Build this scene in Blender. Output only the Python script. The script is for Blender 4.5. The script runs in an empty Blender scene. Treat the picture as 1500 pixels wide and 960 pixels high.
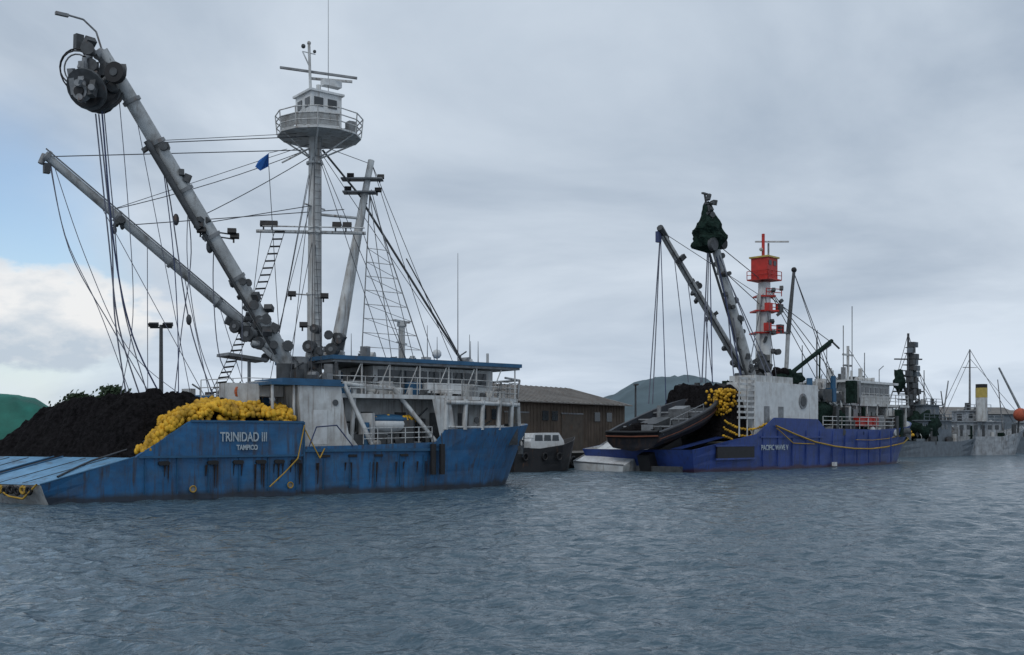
import bpy, math, random
import numpy as np
from mathutils import Vector, Matrix, noise as mn
random.seed(7); np.random.seed(7)
scene=bpy.context.scene
scene.view_settings.view_transform='Standard'
scene.view_settings.look='None'
scene.view_settings.exposure=0
R=math.radians

# ------------------------------------------------------------------ materials
def mat(name,col,rough=.6,metal=0.,var=.25,scale=1.5,rust=0.,rustcol=(.11,.05,.025),bump=.0,bscale=8,streak=False,boot=None,spec=.4,fade=None):
    m=bpy.data.materials.new(name); m.use_nodes=True
    nt=m.node_tree; N=nt.nodes; L=nt.links
    b=N['Principled BSDF']; b.inputs['Roughness'].default_value=rough; b.inputs['Metallic'].default_value=metal
    b.inputs['Specular IOR Level'].default_value=spec
    tc=N.new('ShaderNodeTexCoord')
    n1=N.new('ShaderNodeTexNoise'); n1.inputs['Scale'].default_value=scale; n1.inputs['Detail'].default_value=6
    L.new(tc.outputs['Object'],n1.inputs['Vector'])
    r1=N.new('ShaderNodeValToRGB'); r1.color_ramp.elements[0].position=.3; r1.color_ramp.elements[1].position=.7
    d=[c*(1-var) for c in col]+[1]; l=[min(1,c*(1+var*.6)) for c in col]+[1]
    r1.color_ramp.elements[0].color=d; r1.color_ramp.elements[1].color=l
    L.new(n1.outputs['Fac'],r1.inputs['Fac']); out=r1.outputs['Color']
    layers=[]
    if fade: layers.append(((.35,.35,1.6),1.3,.46,.66,.5,fade))
    if rust>0:
        if streak: layers+=[((1.2,1.2,.9),1.1,.62-rust*.2,.80-rust*.1,.55,rustcol),((4.5,4.5,.28),1.0,.66-rust*.16,.80-rust*.14,.9,rustcol)]
        else: layers+=[((1,1,.6),1.6,.66-rust*.22,.80-rust*.14,.9,rustcol)]
    for sc,ns_,a_,b_,op,cc in layers:
        mp=N.new('ShaderNodeMapping'); mp.inputs['Scale'].default_value=sc
        L.new(tc.outputs['Object'],mp.inputs['Vector'])
        n2=N.new('ShaderNodeTexNoise'); n2.inputs['Scale'].default_value=ns_; n2.inputs['Detail'].default_value=9; n2.inputs['Roughness'].default_value=.66
        L.new(mp.outputs['Vector'],n2.inputs['Vector'])
        r2=N.new('ShaderNodeMapRange'); r2.inputs['From Min'].default_value=a_; r2.inputs['From Max'].default_value=b_; r2.inputs['To Max'].default_value=op
        L.new(n2.outputs['Fac'],r2.inputs['Value'])
        mx=N.new('ShaderNodeMixRGB'); mx.inputs['Color2'].default_value=(*cc,1)
        L.new(r2.outputs['Result'],mx.inputs['Fac']); L.new(out,mx.inputs['Color1']); out=mx.outputs['Color']
    if boot is not None:
        sp=N.new('ShaderNodeSeparateXYZ'); L.new(tc.outputs['Object'],sp.inputs['Vector'])
        ad=N.new('ShaderNodeMath'); ad.operation='MULTIPLY_ADD'; ad.inputs[1].default_value=.5; L.new(n1.outputs['Fac'],ad.inputs[0]); L.new(sp.outputs['Z'],ad.inputs[2])
        mr=N.new('ShaderNodeMapRange'); mr.inputs['From Min'].default_value=.25+boot[1]; mr.inputs['From Max'].default_value=.5+boot[1]
        mr.inputs['To Min'].default_value=.85; mr.inputs['To Max'].default_value=0
        L.new(ad.outputs[0],mr.inputs['Value'])
        mx=N.new('ShaderNodeMixRGB'); mx.inputs['Color2'].default_value=(*boot[0],1)
        L.new(mr.outputs['Result'],mx.inputs['Fac']); L.new(out,mx.inputs['Color1']); out=mx.outputs['Color']
    L.new(out,b.inputs['Base Color'])
    if bump>0:
        n3=N.new('ShaderNodeTexNoise'); n3.inputs['Scale'].default_value=bscale; n3.inputs['Detail'].default_value=5
        L.new(tc.outputs['Object'],n3.inputs['Vector'])
        bp=N.new('ShaderNodeBump'); bp.inputs['Strength'].default_value=bump; bp.inputs['Distance'].default_value=.1
        L.new(n3.outputs['Fac'],bp.inputs['Height']); L.new(bp.outputs['Normal'],b.inputs['Normal'])
    return m
BLUE=mat('hull_blue_paint',(.021,.118,.27),.55,var=.3,scale=.7,rust=.92,streak=True,bump=.35,bscale=1.3,boot=((.03,.028,.028),.2),rustcol=(.05,.045,.052),fade=(.045,.15,.28))
BLUE_SKYLIT=mat('skylit_blue_deck_paint',(.13,.29,.46),.55,var=.25,rust=.65,rustcol=(.07,.08,.09))  # hull blue made paler: sky light on the ramp tops is in the colour
BLUET=mat('trim_blue_paint',(.022,.09,.18),.55,var=.25,rust=.3,rustcol=(.05,.05,.055))
PURP=mat('hull_royal_blue_paint',(.026,.058,.235),.5,var=.25,scale=.6,rust=.7,streak=True,bump=.2,bscale=1.2,boot=((.05,.02,.025),.15),rustcol=(.028,.034,.06),fade=(.04,.08,.235))
WHITE=mat('white_marine_paint',(.52,.54,.545),.5,var=.22,scale=1.0,rust=.95,streak=True,rustcol=(.19,.155,.13))
WHITE2=mat('clean_white_paint',(.57,.59,.60),.45,var=.14,rust=.6,streak=True,rustcol=(.25,.21,.18))
LETTER=mat('faded_lettering_paint',(.38,.44,.48),.6,var=.3,scale=6,rust=.7,rustcol=(.12,.2,.28))
GREY=mat('grey_boom_paint',(.38,.40,.41),.5,var=.25,scale=1.2,rust=.8,rustcol=(.12,.11,.10))
DGREY=mat('dark_grey_steel',(.06,.065,.07),.55,metal=.1,var=.4,scale=3,rust=.3)
MGREY=mat('steel_grey',(.19,.2,.21),.5,metal=.1,var=.35,scale=3,rust=.4)
BLACK=mat('black_rubber_and_shaded_openings',(.014,.014,.016),.6,var=.3)  # rubber and dark gear; also the painted shade inside slots, ports and opening
NET=mat('black_fishing_net',(.011,.010,.011),.95,var=.7,scale=5,bump=1.0,bscale=9,spec=.08)
GNET=mat('dark_green_net',(.014,.028,.023),.95,var=.6,scale=3,bump=1.,bscale=5,spec=.08)
YEL=mat('yellow_cork_float',(.60,.34,.02),.65,var=.5,scale=1.6,rust=.6,rustcol=(.22,.11,.02))
YROPE=mat('yellow_rope',(.40,.25,.04),.8)
RED=mat('red_paint',(.45,.028,.02),.5,var=.25,rust=.4,rustcol=(.15,.03,.02))
ORANGE=mat('orange_plastic',(.5,.11,.03),.5)
RROPE=mat('grey_rope',(.13,.14,.18),.8)
BROPE=mat('blue_rope',(.045,.06,.13),.8)
WIRE=mat('dark_wire',(.05,.055,.065),.6)
GLASS=mat('dark_window_glass',(.02,.028,.035),.12,var=.3,spec=.6)
DECK=mat('weathered_deck',(.12,.13,.12),.8,var=.3,rust=.5)
TARP=mat('green_tarpaulin',(.012,.13,.10),.7,var=.4,scale=.6,bump=.6,bscale=1.5)
CONC=mat('quay_concrete',(.16,.15,.14),.9,var=.35,scale=.6,bump=.4,bscale=3)
QUAY=mat('quay_wall_dark',(.045,.042,.04),.9,var=.5,scale=.8,bump=.5,bscale=2)
WALLB=mat('brown_warehouse_wall',(.115,.09,.07),.85,var=.35,scale=.5,rust=.8,streak=True,rustcol=(.05,.038,.032))
ROOF=mat('weathered_metal_roof',(.17,.16,.15),.7,var=.25,scale=.4,rust=.6,rustcol=(.12,.085,.06))
HGREY=mat('naval_grey_paint',(.13,.155,.18),.6,var=.25,rust=.4,streak=True,rustcol=(.06,.06,.06))
DOOR=mat('sliding_door_steel',(.09,.075,.06),.7,rust=.5)
FOL=mat('tree_foliage',(.035,.06,.03),.8,var=.5,scale=.8)
BARK=mat('bark',(.09,.07,.05),.9)
HILLM=mat('hazed_hillside_vegetation',(.085,.125,.145),.95,var=.3,scale=.02)  # base colour shifted bluish to carry the distance haze
FUNY=mat('funnel_yellow',(.42,.32,.08),.5)

# ------------------------------------------------------------------ mesh kit
class Part:
    def __init__(s,name,parent=None):
        s.name=name; s.parent=parent; s.v=[]; s.f=[]; s.m=[]; s.sm=[]; s.mats=[]
    def mi(s,m):
        if m not in s.mats: s.mats.append(m)
        return s.mats.index(m)
    def add(s,vs,fs,m,smooth=False):
        o=len(s.v); s.v.extend([tuple(p) for p in vs]); k=s.mi(m)
        for f in fs: s.f.append([i+o for i in f]); s.m.append(k); s.sm.append(smooth)
    def box(s,c,d,m,rz=0,rx=0,ry=0):
        M=Matrix.Rotation(rz,3,'Z')@Matrix.Rotation(ry,3,'Y')@Matrix.Rotation(rx,3,'X')
        vs=[M@Vector((x*d[0]/2,y*d[1]/2,z*d[2]/2))+Vector(c) for x in(-1,1) for y in(-1,1) for z in(-1,1)]
        s.add(vs,[(0,1,3,2),(4,6,7,5),(0,4,5,1),(2,3,7,6),(0,2,6,4),(1,5,7,3)],m)
    def bx(s,x0,x1,y0,y1,z0,z1,m):
        s.box(((x0+x1)/2,(y0+y1)/2,(z0+z1)/2),(x1-x0,y1-y0,z1-z0),m)
    def cyl(s,p,q,r,m,r2=None,n=8,caps=True):
        p=Vector(p);q=Vector(q); d=(q-p)
        if d.length<1e-6: return
        d.normalize(); a=d.orthogonal().normalized(); b=d.cross(a); r2=r if r2 is None else r2
        vs=[]
        for k in range(n):
            t=2*math.pi*k/n; e=a*math.cos(t)+b*math.sin(t)
            vs.append(p+e*r); vs.append(q+e*r2)
        fs=[(2*k,2*((k+1)%n),2*((k+1)%n)+1,2*k+1) for k in range(n)]
        s.add(vs,fs,m,True)
        if caps:
            s.add(vs,[tuple(2*k for k in range(n))[::-1],tuple(2*k+1 for k in range(n))],m)
    def tube(s,pts,r,m,n=5):
        for a,b in zip(pts[:-1],pts[1:]): s.cyl(a,b,r,m,n=n,caps=False)
    def cable(s,p,q,m,r=.03,sag=0.,k=8):
        p=Vector(p);q=Vector(q)
        if sag==0: s.cyl(p,q,r,m,n=4,caps=False); return
        s.tube([p.lerp(q,i/k)-Vector((0,0,sag*4*(i/k)*(1-i/k))) for i in range(k+1)],r,m,4)
    def ball(s,c,r,m,a=8,b=5,M=None):
        if not hasattr(r,'__len__'): r=(r,r,r)
        vs=[];M=M or Matrix.Identity(3)
        for j in range(1,b):
            t=math.pi*j/b
            for i in range(a):
                f=2*math.pi*i/a
                vs.append(M@Vector((r[0]*math.sin(t)*math.cos(f),r[1]*math.sin(t)*math.sin(f),r[2]*math.cos(t)))+Vector(c))
        vs.append(M@Vector((0,0,r[2]))+Vector(c)); vs.append(M@Vector((0,0,-r[2]))+Vector(c)); T=len(vs)-2
        fs=[]
        for j in range(b-2):
            for i in range(a): fs.append((j*a+i,(j+1)*a+i,(j+1)*a+(i+1)%a,j*a+(i+1)%a))
        for i in range(a):
            fs.append((T,i,(i+1)%a)); fs.append((T+1,(b-2)*a+(i+1)%a,(b-2)*a+i))
        s.add(vs,fs,m,True)
    def lump(s,c,r,m,seed=0,amp=.35,fr=1.3,a=18,b=12):
        o=len(s.v); s.ball(c,r,m,a=a,b=b)
        for i in range(o,len(s.v)):
            p=Vector(s.v[i]); d=p-Vector(c); k=1+amp*mn.fractal(Vector((p.x*fr+seed,p.y*fr,p.z*fr)),1,2,4)*1.6
            s.v[i]=tuple(Vector(c)+d*k)
    def ring(s,c,Rr,r,m,axis=(0,0,1),n=20,a0=0,a1=2*math.pi):
        ax=Vector(axis).normalized(); a=ax.orthogonal().normalized(); b=ax.cross(a)
        pts=[Vector(c)+(a*math.cos(a0+(a1-a0)*i/n)+b*math.sin(a0+(a1-a0)*i/n))*Rr for i in range(n+1)]
        s.tube(pts,r,m,5)
    def rail(s,pts,h,m,sp=1.,r=.03,rows=3):
        for a,b in zip(pts[:-1],pts[1:]):
            a=Vector(a);b=Vector(b);n=max(1,int((b-a).length/sp))
            for i in range(n+1):
                p=a.lerp(b,i/n); s.cyl(p,p+Vector((0,0,h)),r,m,n=4,caps=False)
            for k in range(rows):
                z=Vector((0,0,h*(k+1)/rows)); s.cyl(a+z,b+z,r,m,n=4,caps=False)
    def rig_bits(s,a,b,ts,m,seed,sz=.35,off=.45,n=4):
        rg=random.Random(seed)
        for t in ts:
            c=Vector(a).lerp(Vector(b),t)
            for k in range(n):
                q=c+Vector((rg.uniform(-off,off),rg.uniform(-off,off),rg.uniform(-off*1.4,off)))
                if rg.random()<.6: s.box(q,(sz*rg.uniform(.6,1.3),sz*rg.uniform(.6,1.2),sz*rg.uniform(.7,1.8)),m,rz=rg.random()*3,rx=rg.random())
                else: s.cyl(q-Vector((.1,.2,0)),q+Vector((.1,.2,0)),sz*rg.uniform(.5,.9),m,n=10)
    def build(s):
        me=bpy.data.meshes.new(s.name); me.from_pydata(s.v,[],s.f)
        for m in s.mats: me.materials.append(m)
        me.polygons.foreach_set('material_index',s.m); me.polygons.foreach_set('use_smooth',s.sm)
        me.update()
        o=bpy.data.objects.new(s.name,me); scene.collection.objects.link(o)
        if s.parent: o.parent=s.parent
        return o
def empty(name,loc,rz):
    e=bpy.data.objects.new(name,None); e.location=loc; e.rotation_euler=(0,0,rz); scene.collection.objects.link(e); return e
def L3(a,b,t): return Vector(a).lerp(Vector(b),t)
def text(parent,name,body,loc,size,m,rz=0,sx=1.):
    c=bpy.data.curves.new(name,'FONT'); c.body=body; c.size=size; c.extrude=.01; c.offset=.012; c.materials.append(m)
    o=bpy.data.objects.new(name,c); scene.collection.objects.link(o); o.parent=parent; o.location=loc; o.rotation_euler=(R(90),0,rz); o.scale=(sx,1,1)

def hull(parent,st,vc,mo,md,mt=None,deform=None,thick=.12,mi=None):
    """stations: (u, half-beam waterline, half-beam top, top z, deck z, rake)"""
    P=Part('hull',parent); D=deform or (lambda p:p); cols={}
    for s in(-1,1):
        rows=[]
        for (u,hw,ht,zt,zd,rk) in st:
            c=[]
            for f in (-1.2/zt,0,.3,.65,1.):
                ff=max(0,f); c.append(D((u-rk*(1-f),vc+s*(hw*(1 if f>=0 else .9)+(ht-hw)*ff**1.3),zt*f)))
            fd=zd/zt
            hi=max(.01,ht-thick); hd=max(.005,hw+(ht-hw)*fd**1.3-thick*1.6)
            c.append(D((u-(.15 if rk>1 else 0),vc+s*hi,zt))); c.append(D((u-rk*(1-fd)-(.3 if rk>1 else 0),vc+s*hd,zd)))
            rows.append(c)
        cols[s]=rows
        nn=7; vs=[p for c in rows for p in c]
        for k in range(nn-1):
            fs=[]
            for i in range(len(st)-1):
                q=[i*nn+k,(i+1)*nn+k,(i+1)*nn+k+1,i*nn+k+1]
                fs.append(q if s<0 else q[::-1])
            P.add(vs,fs,mo if k<5 else (mi or mo),False)
    for i in range(len(st)-1):
        P.add([cols[-1][i][6],cols[-1][i+1][6],cols[1][i+1][6],cols[1][i][6]],[(0,1,2,3)],md)
    for k in range(4):
        P.add([cols[-1][0][k],cols[-1][0][k+1],cols[1][0][k+1],cols[1][0][k]],[(0,1,2,3)],mt or mo)
        P.add([cols[-1][-1][k],cols[-1][-1][k+1],cols[1][-1][k+1],cols[1][-1][k]],[(0,1,2,3)],mo)
    return P

def clutter(P,x0,x1,y0,y1,z,n,mats,smin=.2,smax=.8,hmax=1.2,seed=1):
    rg=random.Random(seed)
    for i in range(n):
        x=rg.uniform(x0,x1);y=rg.uniform(y0,y1);m=rg.choice(mats);k=rg.random();a=rg.uniform(smin,smax);h=rg.uniform(.2,hmax)
        if k<.35: P.box((x,y,z+h/2),(a,rg.uniform(smin,smax),h),m,rz=rg.uniform(0,3))
        elif k<.6: P.cyl((x,y,z),(x,y,z+h*1.1),a*.3,m,n=9)
        elif k<.8:
            t=rg.uniform(0,3); dx,dy=math.cos(t)*a*.7,math.sin(t)*a*.7
            P.cyl((x-dx,y-dy,z+a*.5),(x+dx,y+dy,z+a*.5),a*.4,m,n=10); P.box((x,y,z+a*.15),(a,a,a*.3),m)
        else:
            P.tube([(x,y,z),(x,y,z+h),(x+rg.uniform(-.5,.5),y+rg.uniform(-.5,.5),z+h*1.3)],.05,m)

# =================================================================== SHIP 1
S1=empty('purse_seiner_ship',(-20.7,48,0),R(38))
def skew(p):
    u,v,z=p; s=min(1,max(0,(14-u)/10)); return (u-.5*v*s,v,z)
st=[(0,4.75,5,.85,.84,-.5),(2,4.85,5,1.42,1.41,0),(4.2,4.85,5,2.05,2.0,0),(4.25,4.85,5,2.12,2.0,0),(6.8,4.85,5,3.75,2.1,0),(9.5,4.9,5.02,3.73,2.2,0),(12.7,4.9,5.02,3.7,2.2,0),
    (12.78,4.9,5.02,2.5,2.2,0),(16,4.9,5.02,2.55,2.2,0),(20.9,4.75,5,2.7,2.3,0),(21.6,4.7,4.98,3.42,2.3,0),(24,4.1,4.7,3.48,2.4,.1),(25.3,3.65,4.38,3.52,2.4,.2),(26.5,3.1,3.95,3.56,2.4,.4),(27.6,2.5,3.45,3.61,2.4,.65),(28.6,1.9,2.9,3.66,2.5,.9),(29.5,1.35,2.2,3.72,2.5,1.15),(30.3,.8,1.5,3.76,2.6,1.35),(31.3,.08,.12,3.85,2.8,1.7)]
H=hull(S1,st,5,BLUE,DECK,WHITE,skew,mi=WHITE)
H.build()
P=Part('stern_ramp',S1)
def rz(u): return .85+ (u/4.2)*1.17
for v0,v1,m in((.1,4.1,BLUE_SKYLIT),(4.75,8.2,BLUE_SKYLIT),(8.8,9.9,BLUE_SKYLIT),(4.15,4.7,BLACK),(8.25,8.75,BLACK)):  # black strips laid on the slope paint the shade in the slots
    e=.02 if m is BLUE_SKYLIT else .012
    q=[(0.02,v0),(4.15,v0),(4.15,v1),(0.02,v1)]
    P.add([skew((u,v,rz(u)+e)) for u,v in q],[(0,1,2,3)],m)
for v0 in(.05,4.15,4.7,8.25,8.75):
    a=skew((0,v0,rz(0)+.04)); b=skew((4.15,v0,rz(4.15)+.04)); P.cyl(a,b,.045,BLUET,n=6)
for v0 in(1.3,2.6,6.0,7.2):
    a=skew((0.2,v0,rz(.2)+.03)); b=skew((4.,v0,rz(4.)+.03)); P.cyl(a,b,.02,DGREY,n=4)
P.tube([skew((1.0,.4,rz(1)+.08)),skew((2.2,1.0,rz(2.2)+.09)),skew((3.4,1.5,rz(3.4)+.1)),(4.5,1.2,2.5),(5.2,.8,3.0)],.05,WIRE)
P.build()
P=Part('stern_fenders',S1)
for i in range(7):
    c=skew((-.12,.5+i*.33,.62+.04*math.sin(i*9)))
    P.ring(c,.15,.075,[BLACK,YROPE,BLACK,BLACK][i%4],axis=(1,.5,.1),n=10)
P.tube([skew((-.1,.1,.9)),skew((-.15,.8,.25)),skew((-.15,1.6,.35)),skew((-.1,2.6,.85))],.05,YROPE)
P.build()
text(S1,'stern_lettering','PS',skew((-.25,3.7,.3)),.5,DGREY,rz=R(-63))
P=Part('hull_fittings',S1)
P.bx(12.8,21.2,-.1,.0,2.22,2.36,BLUET)
P.bx(4.3,12.7,-.07,.02,2.0,2.1,BLUET)
P.bx(6.8,12.74,-.06,.1,3.70,3.80,BLUET)
P.bx(12.72,12.80,-.06,.10,.2,3.75,BLUET)
for u in (5.5,7.9,9.2,10.4,11.4,12.3):
    P.box((u,-.0,1.75),(.36,.12,.2),BLACK); P.cyl((u-.18,-.062,1.75),(u-.18,.05,1.75),.1,BLACK,n=10); P.cyl((u+.18,-.062,1.75),(u+.18,.05,1.75),.1,BLACK,n=10)  # solid black pieces stand for the shaded inside of the freeing ports
RST=mat('rust_stain',(.06,.045,.042),.85,var=.4,scale=4)
rg=random.Random(77)
for u in (5.5,7.9,9.2,10.4,11.4,12.3,13.6,15.2,16.8,18.6,20.0):
    for k in range(3):
        x=u+rg.uniform(-.35,.35); w=rg.uniform(.02,.07); h=rg.uniform(.4,1.3)
        P.add([(x-w,-.02,1.65),(x+w,-.02,1.65),(x+w*.3,.06,1.65-h),(x-w*.3,.06,1.65-h)],[(0,1,2,3),(3,2,1,0)],RST)
for u in(14,15.6,17.2,18.8): P.box((u,.02,2.0),(.5,.14,.13),BLACK)
for u,z in((6.9,.5),(12.0,.55)):
    P.cyl((u,-.0,z),(u,.3,z),.14,MGREY,n=10); P.ring((u,-.02,z),.15,.03,YROPE,axis=(0,1,0))
for u in np.arange(4.6,21,1.55): P.bx(u-.012,u+.012,-.012,.1,.3,2.0,BLUET)
P.tube([(12.75,-.1,3.6),(12.3,-.25,1.9),(11.6,-.2,1.2),(10.8,-.15,.5)],.035,YROPE)
P.tube([(12.75,.0,3.5),(13.6,-.15,1.9),(13.9,-.1,2.4)],.035,YROPE)
P.tube([(13,-.1,2.5),(13.4,-.15,3.5),(14.6,-.1,3.6),(15.6,-.05,2.5)],.035,BROPE)
for u in(20.6,21.2): P.cyl((u,-.16,.9),(u,-.16,2.6),.17,BLACK,n=9); P.cable((u,-.1,3.2),(u,-.16,2.6),WIRE)
P.ring((28.3,1.65,2.6),.2,.06,DGREY,axis=(.3,-1,0)); P.box((28.3,1.75,2.2),(.5,.2,.5),DGREY,rz=.6)
P.tube([(30.8,5,3.7),(31.5,6.5,2.9),(32.4,8.6,2.2)],.06,YROPE); P.cable((30.5,4.3,3.6),(33.5,9.5,1.6),YROPE,r=.06,sag=.4)
P.cable((31.2,5,3.6),(35,10,1.6),WIRE,r=.05,sag=.5)
P.build()
text(S1,'ship_name_lettering','TRINIDAD III',(8.25,-.05,2.78),.64,LETTER,sx=.68)
text(S1,'home_port_lettering','TAMPICO',(9.1,-.05,2.36),.34,LETTER,sx=.75)
def netpile(name,parent,fu,v0,v1,s0,s1,hf,m,nu=70,nv=60,seed=0,z0=2.0):
    P=Part(name,parent); vs=[];
    for i in range(nu+1):
        for j in range(nv+1):
            s=s0+(s1-s0)*i/nu; v=v0+(v1-v0)*j/nv
            z=hf(s,v)
            n=mn.fractal(Vector((s*.7+seed,v*.7,0)),1,2,5)
            fold=abs(math.sin(s*2.1+n*4+v*.8))*.22
            zz=z0+max(0,z)*(1+.22*n)+(fold+mn.noise(Vector((s*4,v*4,seed)))*.14 if z>.1 else 0)
            q=fu(s,v); vs.append((q[0]+mn.noise(Vector((s*2,v*2,seed+5)))*.12,q[1]+mn.noise(Vector((s*2,v*2,seed+9)))*.12,zz))
    fs=[(i*(nv+1)+j,(i+1)*(nv+1)+j,(i+1)*(nv+1)+j+1,i*(nv+1)+j+1) for i in range(nu) for j in range(nv)]
    P.add(vs,fs,m,True)
    return P
def sm(a,b,x):
    t=min(1,max(0,(x-a)/(b-a))); return t*t*(3-2*t)
def hf(s,v):
    return (2.95-.14*abs(s-3.5))*sm(-.1,1.5,s)*sm(9.5,7.5,s)*sm(.1,2.2,v)*(1-.30*sm(6,9.9,v))*sm(10,9.3,v)
P=netpile('fishing_net',S1,lambda s,v:skew((4.25+s,v,0))[:2],.2,9.9,0,9.5,hf,NET,110,110); P.build()
P=Part('cork_floats',S1); rg=random.Random(11)
def ctop(u):
    xs=[4.2,5.0,6.0,6.9,8,10,12,13.0]; zs=[2.4,3.0,3.9,4.5,4.75,4.65,4.5,4.0]
    return float(np.interp(u,xs,zs))
n=0
while n<1500:
    u=rg.uniform(4.4,12.4); v=rg.uniform(.15,2.8)
    if u<4.5+.55*v: continue
    top=ctop(u)-.55*max(0,(abs(v-1.5)-.5))**1.5+.40*mn.noise(Vector((u*1.1,v*1.3,3)))
    bot=max(2.15, 2.2 if v>.5 else float(np.interp(u,[4.2,6.8,13],[2.1,3.7,3.7])))
    if top<bot: continue
    z=top-abs(rg.gauss(0,.18)) if rg.random()<.7 else rg.uniform(bot,top)
    z=max(z,bot)
    if v<.6 and u<6.9 and rg.random()<.5: z=rg.uniform(bot,top)
    M=Matrix.Rotation(rg.uniform(0,6),3,'Z')@Matrix.Rotation(rg.uniform(0,3),3,'X')
    r=rg.uniform(.10,.15)
    P.ball((u,v,z),(r,r,r*1.45),YEL,a=7,b=5,M=M); n+=1
for k in range(130):
    t=rg.random(); P.ball((4.45+t*1.7+rg.uniform(-.15,.15),.3+rg.uniform(-.2,.3),2.15+t*1.5+rg.uniform(-.15,.3)),(.12,.12,.17),YEL,a=7,b=5)
P.build()
P=Part('net_under_floats',S1)
us=np.linspace(4.6,12.6,24); 
vs=[];fs=[]
for i,u in enumerate(us):
    t=ctop(u)-.4
    for v,z in((.2,2.1),(.35,min(t,3.4)),(1.5,t),(2.6,t-.4),(3.1,2.1)): vs.append((u,v,max(2.1,z)))
for i in range(len(us)-1):
    for k in range(4): fs.append((i*5+k,(i+1)*5+k,(i+1)*5+k+1,i*5+k+1))
P.add(vs,fs,NET,True); P.build()

P=Part('winch_house',S1)
def prism(P,pts,y0,y1,m):
    n=len(pts); vs=[(x,y0,z) for x,z in pts]+[(x,y1,z) for x,z in pts]
    P.add(vs,[tuple(range(n)),tuple(range(n,2*n))[::-1]]+[(i,i+n,(i+1)%n+n,(i+1)%n) for i in range(n)],m)
prism(P,[(12.9,2.3),(12.9,3.8),(12.75,5.65),(15.25,5.65),(15.45,4.3),(15.7,3.2),(16.3,2.5),(16.3,2.3)],.6,3.4,WHITE)
P.bx(11.2,15.4,.5,4.2,5.66,5.82,BLUET); P.bx(11.9,15.3,.7,4.0,5.82,6.02,BLUET)
for x in(11.4,12.6): P.cyl((x,.8,2.2),(x,.8,5.66),.08,WHITE,n=6)
P.bx(13.6,14.4,.58,.7,2.6,4.4,WHITE2); P.cyl((14.9,.56,4.8),(14.9,.7,4.8),.17,GLASS,n=12)
P.ring((10.2,2.2,5.3),.32,.09,ORANGE,axis=(.6,-.8,0))
P.box((10.4,2.6,5.2),(1.7,1.2,1.1),WHITE); P.box((12.0,3.0,5.5),(1.4,1.6,.8),WHITE)
P.rail([(8.6,3.2,4.7),(11.2,3.2,4.9),(12.8,3.2,4.9)],1.2,WHITE,.8)
clutter(P,9,13,2.6,7,4.6,26,[WHITE,MGREY,DGREY,BLUET],.3,.9,1.1,3)
P.cyl((13.2,3.0,6.0),(13.2,3.0,6.9),.5,DGREY); P.cyl((13.9,2.3,6.4),(13.9,3.7,6.4),.42,DGREY,n=12)
clutter(P,12.9,16,1.2,4,6.0,14,[DGREY,MGREY,DGREY],.3,.7,1.0,61)
P.build()

P=Part('superstructure',S1)
P.bx(16.6,26.2,2.6,7.6,2.2,5.2,WHITE)
for x in(17.6,19.8,22.2,24.2):
    P.bx(x,x+.75,2.56,2.7,2.5,4.4,DGREY); P.cyl((x+1.4,2.55,4.0),(x+1.4,2.7,4.0),.19,GLASS,n=12)
slab=[(14.8,1.1),(21,.35),(24,.55),(26.5,1.3),(28.6,2.4)]
pl=slab+[(28.6,7.6),(26.5,8.7),(24,9.4),(14.8,9.0)]; n=len(pl)
P.add([(x,y,5.1) for x,y in pl]+[(x,y,5.32) for x,y in pl],[tuple(range(n))[::-1],tuple(range(n,2*n))]+[(i,(i+1)%n,(i+1)%n+n,i+n) for i in range(n)],WHITE)
ar=[(21.6,.12),(23,.24),(24.4,.5),(26,1.0),(27.6,1.85),(28.8,2.6)]
for (x,y),(x2,y2) in zip(ar[:-1],ar[1:]):
    P.tube([(x,y,3.4),(x+.12,y+.05,5.15)],.16,WHITE,4)
    P.tube([(x,y,4.95),(x2,y2,4.95)],.16,WHITE,4)
    P.tube([(x,y,3.55),(x2,y2,3.55)],.08,WHITE,4)
P.tube([(28.8,2.6,3.5),(28.7,2.6,5.1)],.18,WHITE,4)
P.add([(21.3,.1,2.7),(22.3,.18,3.4),(22.0,.15,5.1),(20.7,.1,5.1)],[(0,1,2,3),(3,2,1,0)],WHITE)
P.rail([(x,y,5.32) for x,y in slab],.95,WHITE,.9,.03)
P.rail([(28.6,2.4,5.32),(28.6,7.6,5.32)],.95,WHITE,.9,.03)
P.tube([(28.6,2.5,5.3),(28.9,2.6,6.5),(27.6,2.4,6.6)],.07,WHITE); P.tube([(28.6,4.5,5.3),(28.9,4.5,6.5)],.07,WHITE)
P.tube([(28.9,2.6,6.5),(28.9,7.4,6.5)],.07,WHITE)
P.bx(18.4,26.8,2.6,7.6,5.32,7.0,WHITE)
x=18.7
while x<26.4:
    P.bx(x,x+.72,2.56,2.7,6.0,6.8,GLASS); x+=.86
y=2.85
while y<7:
    P.bx(26.7,26.84,y,y+.7,6.15,6.8,GLASS); y+=.9
P.bx(15.4,28.2,1.7,8.5,7.06,7.2,MGREY); P.bx(15.3,28.3,1.6,8.6,7.2,7.42,BLUET)
for x in(15.6,17.2,19,21,23,25,27.9): P.cyl((x,1.8,5.32),(x,1.8,7.06),.05,WHITE,n=6)
for x in(16.3,18.1,20,22,24,26): P.cyl((x,1.75,5.32),(x+.8,1.75,7.0),.035,WHITE,n=4,caps=False)
for i in range(5): P.box((17+i*1.9,2.2,5.75),(.9,.4,.75),[MGREY,WHITE,BLUET,DGREY,WHITE][i])
P.box((22.6,2.1,5.8),(2.4,.9,.6),WHITE2); 
for a,b in(((15.6,1,5.9),(17.0,.4,2.6)),((18.7,1,5.7),(21.1,.3,2.7)),((15.6,1,5.85),(18.7,1,5.65)),((16.2,1.2,2.5),(16.4,1.2,5.6))):
    P.cyl(a,b,.13,WHITE,n=6)
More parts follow.
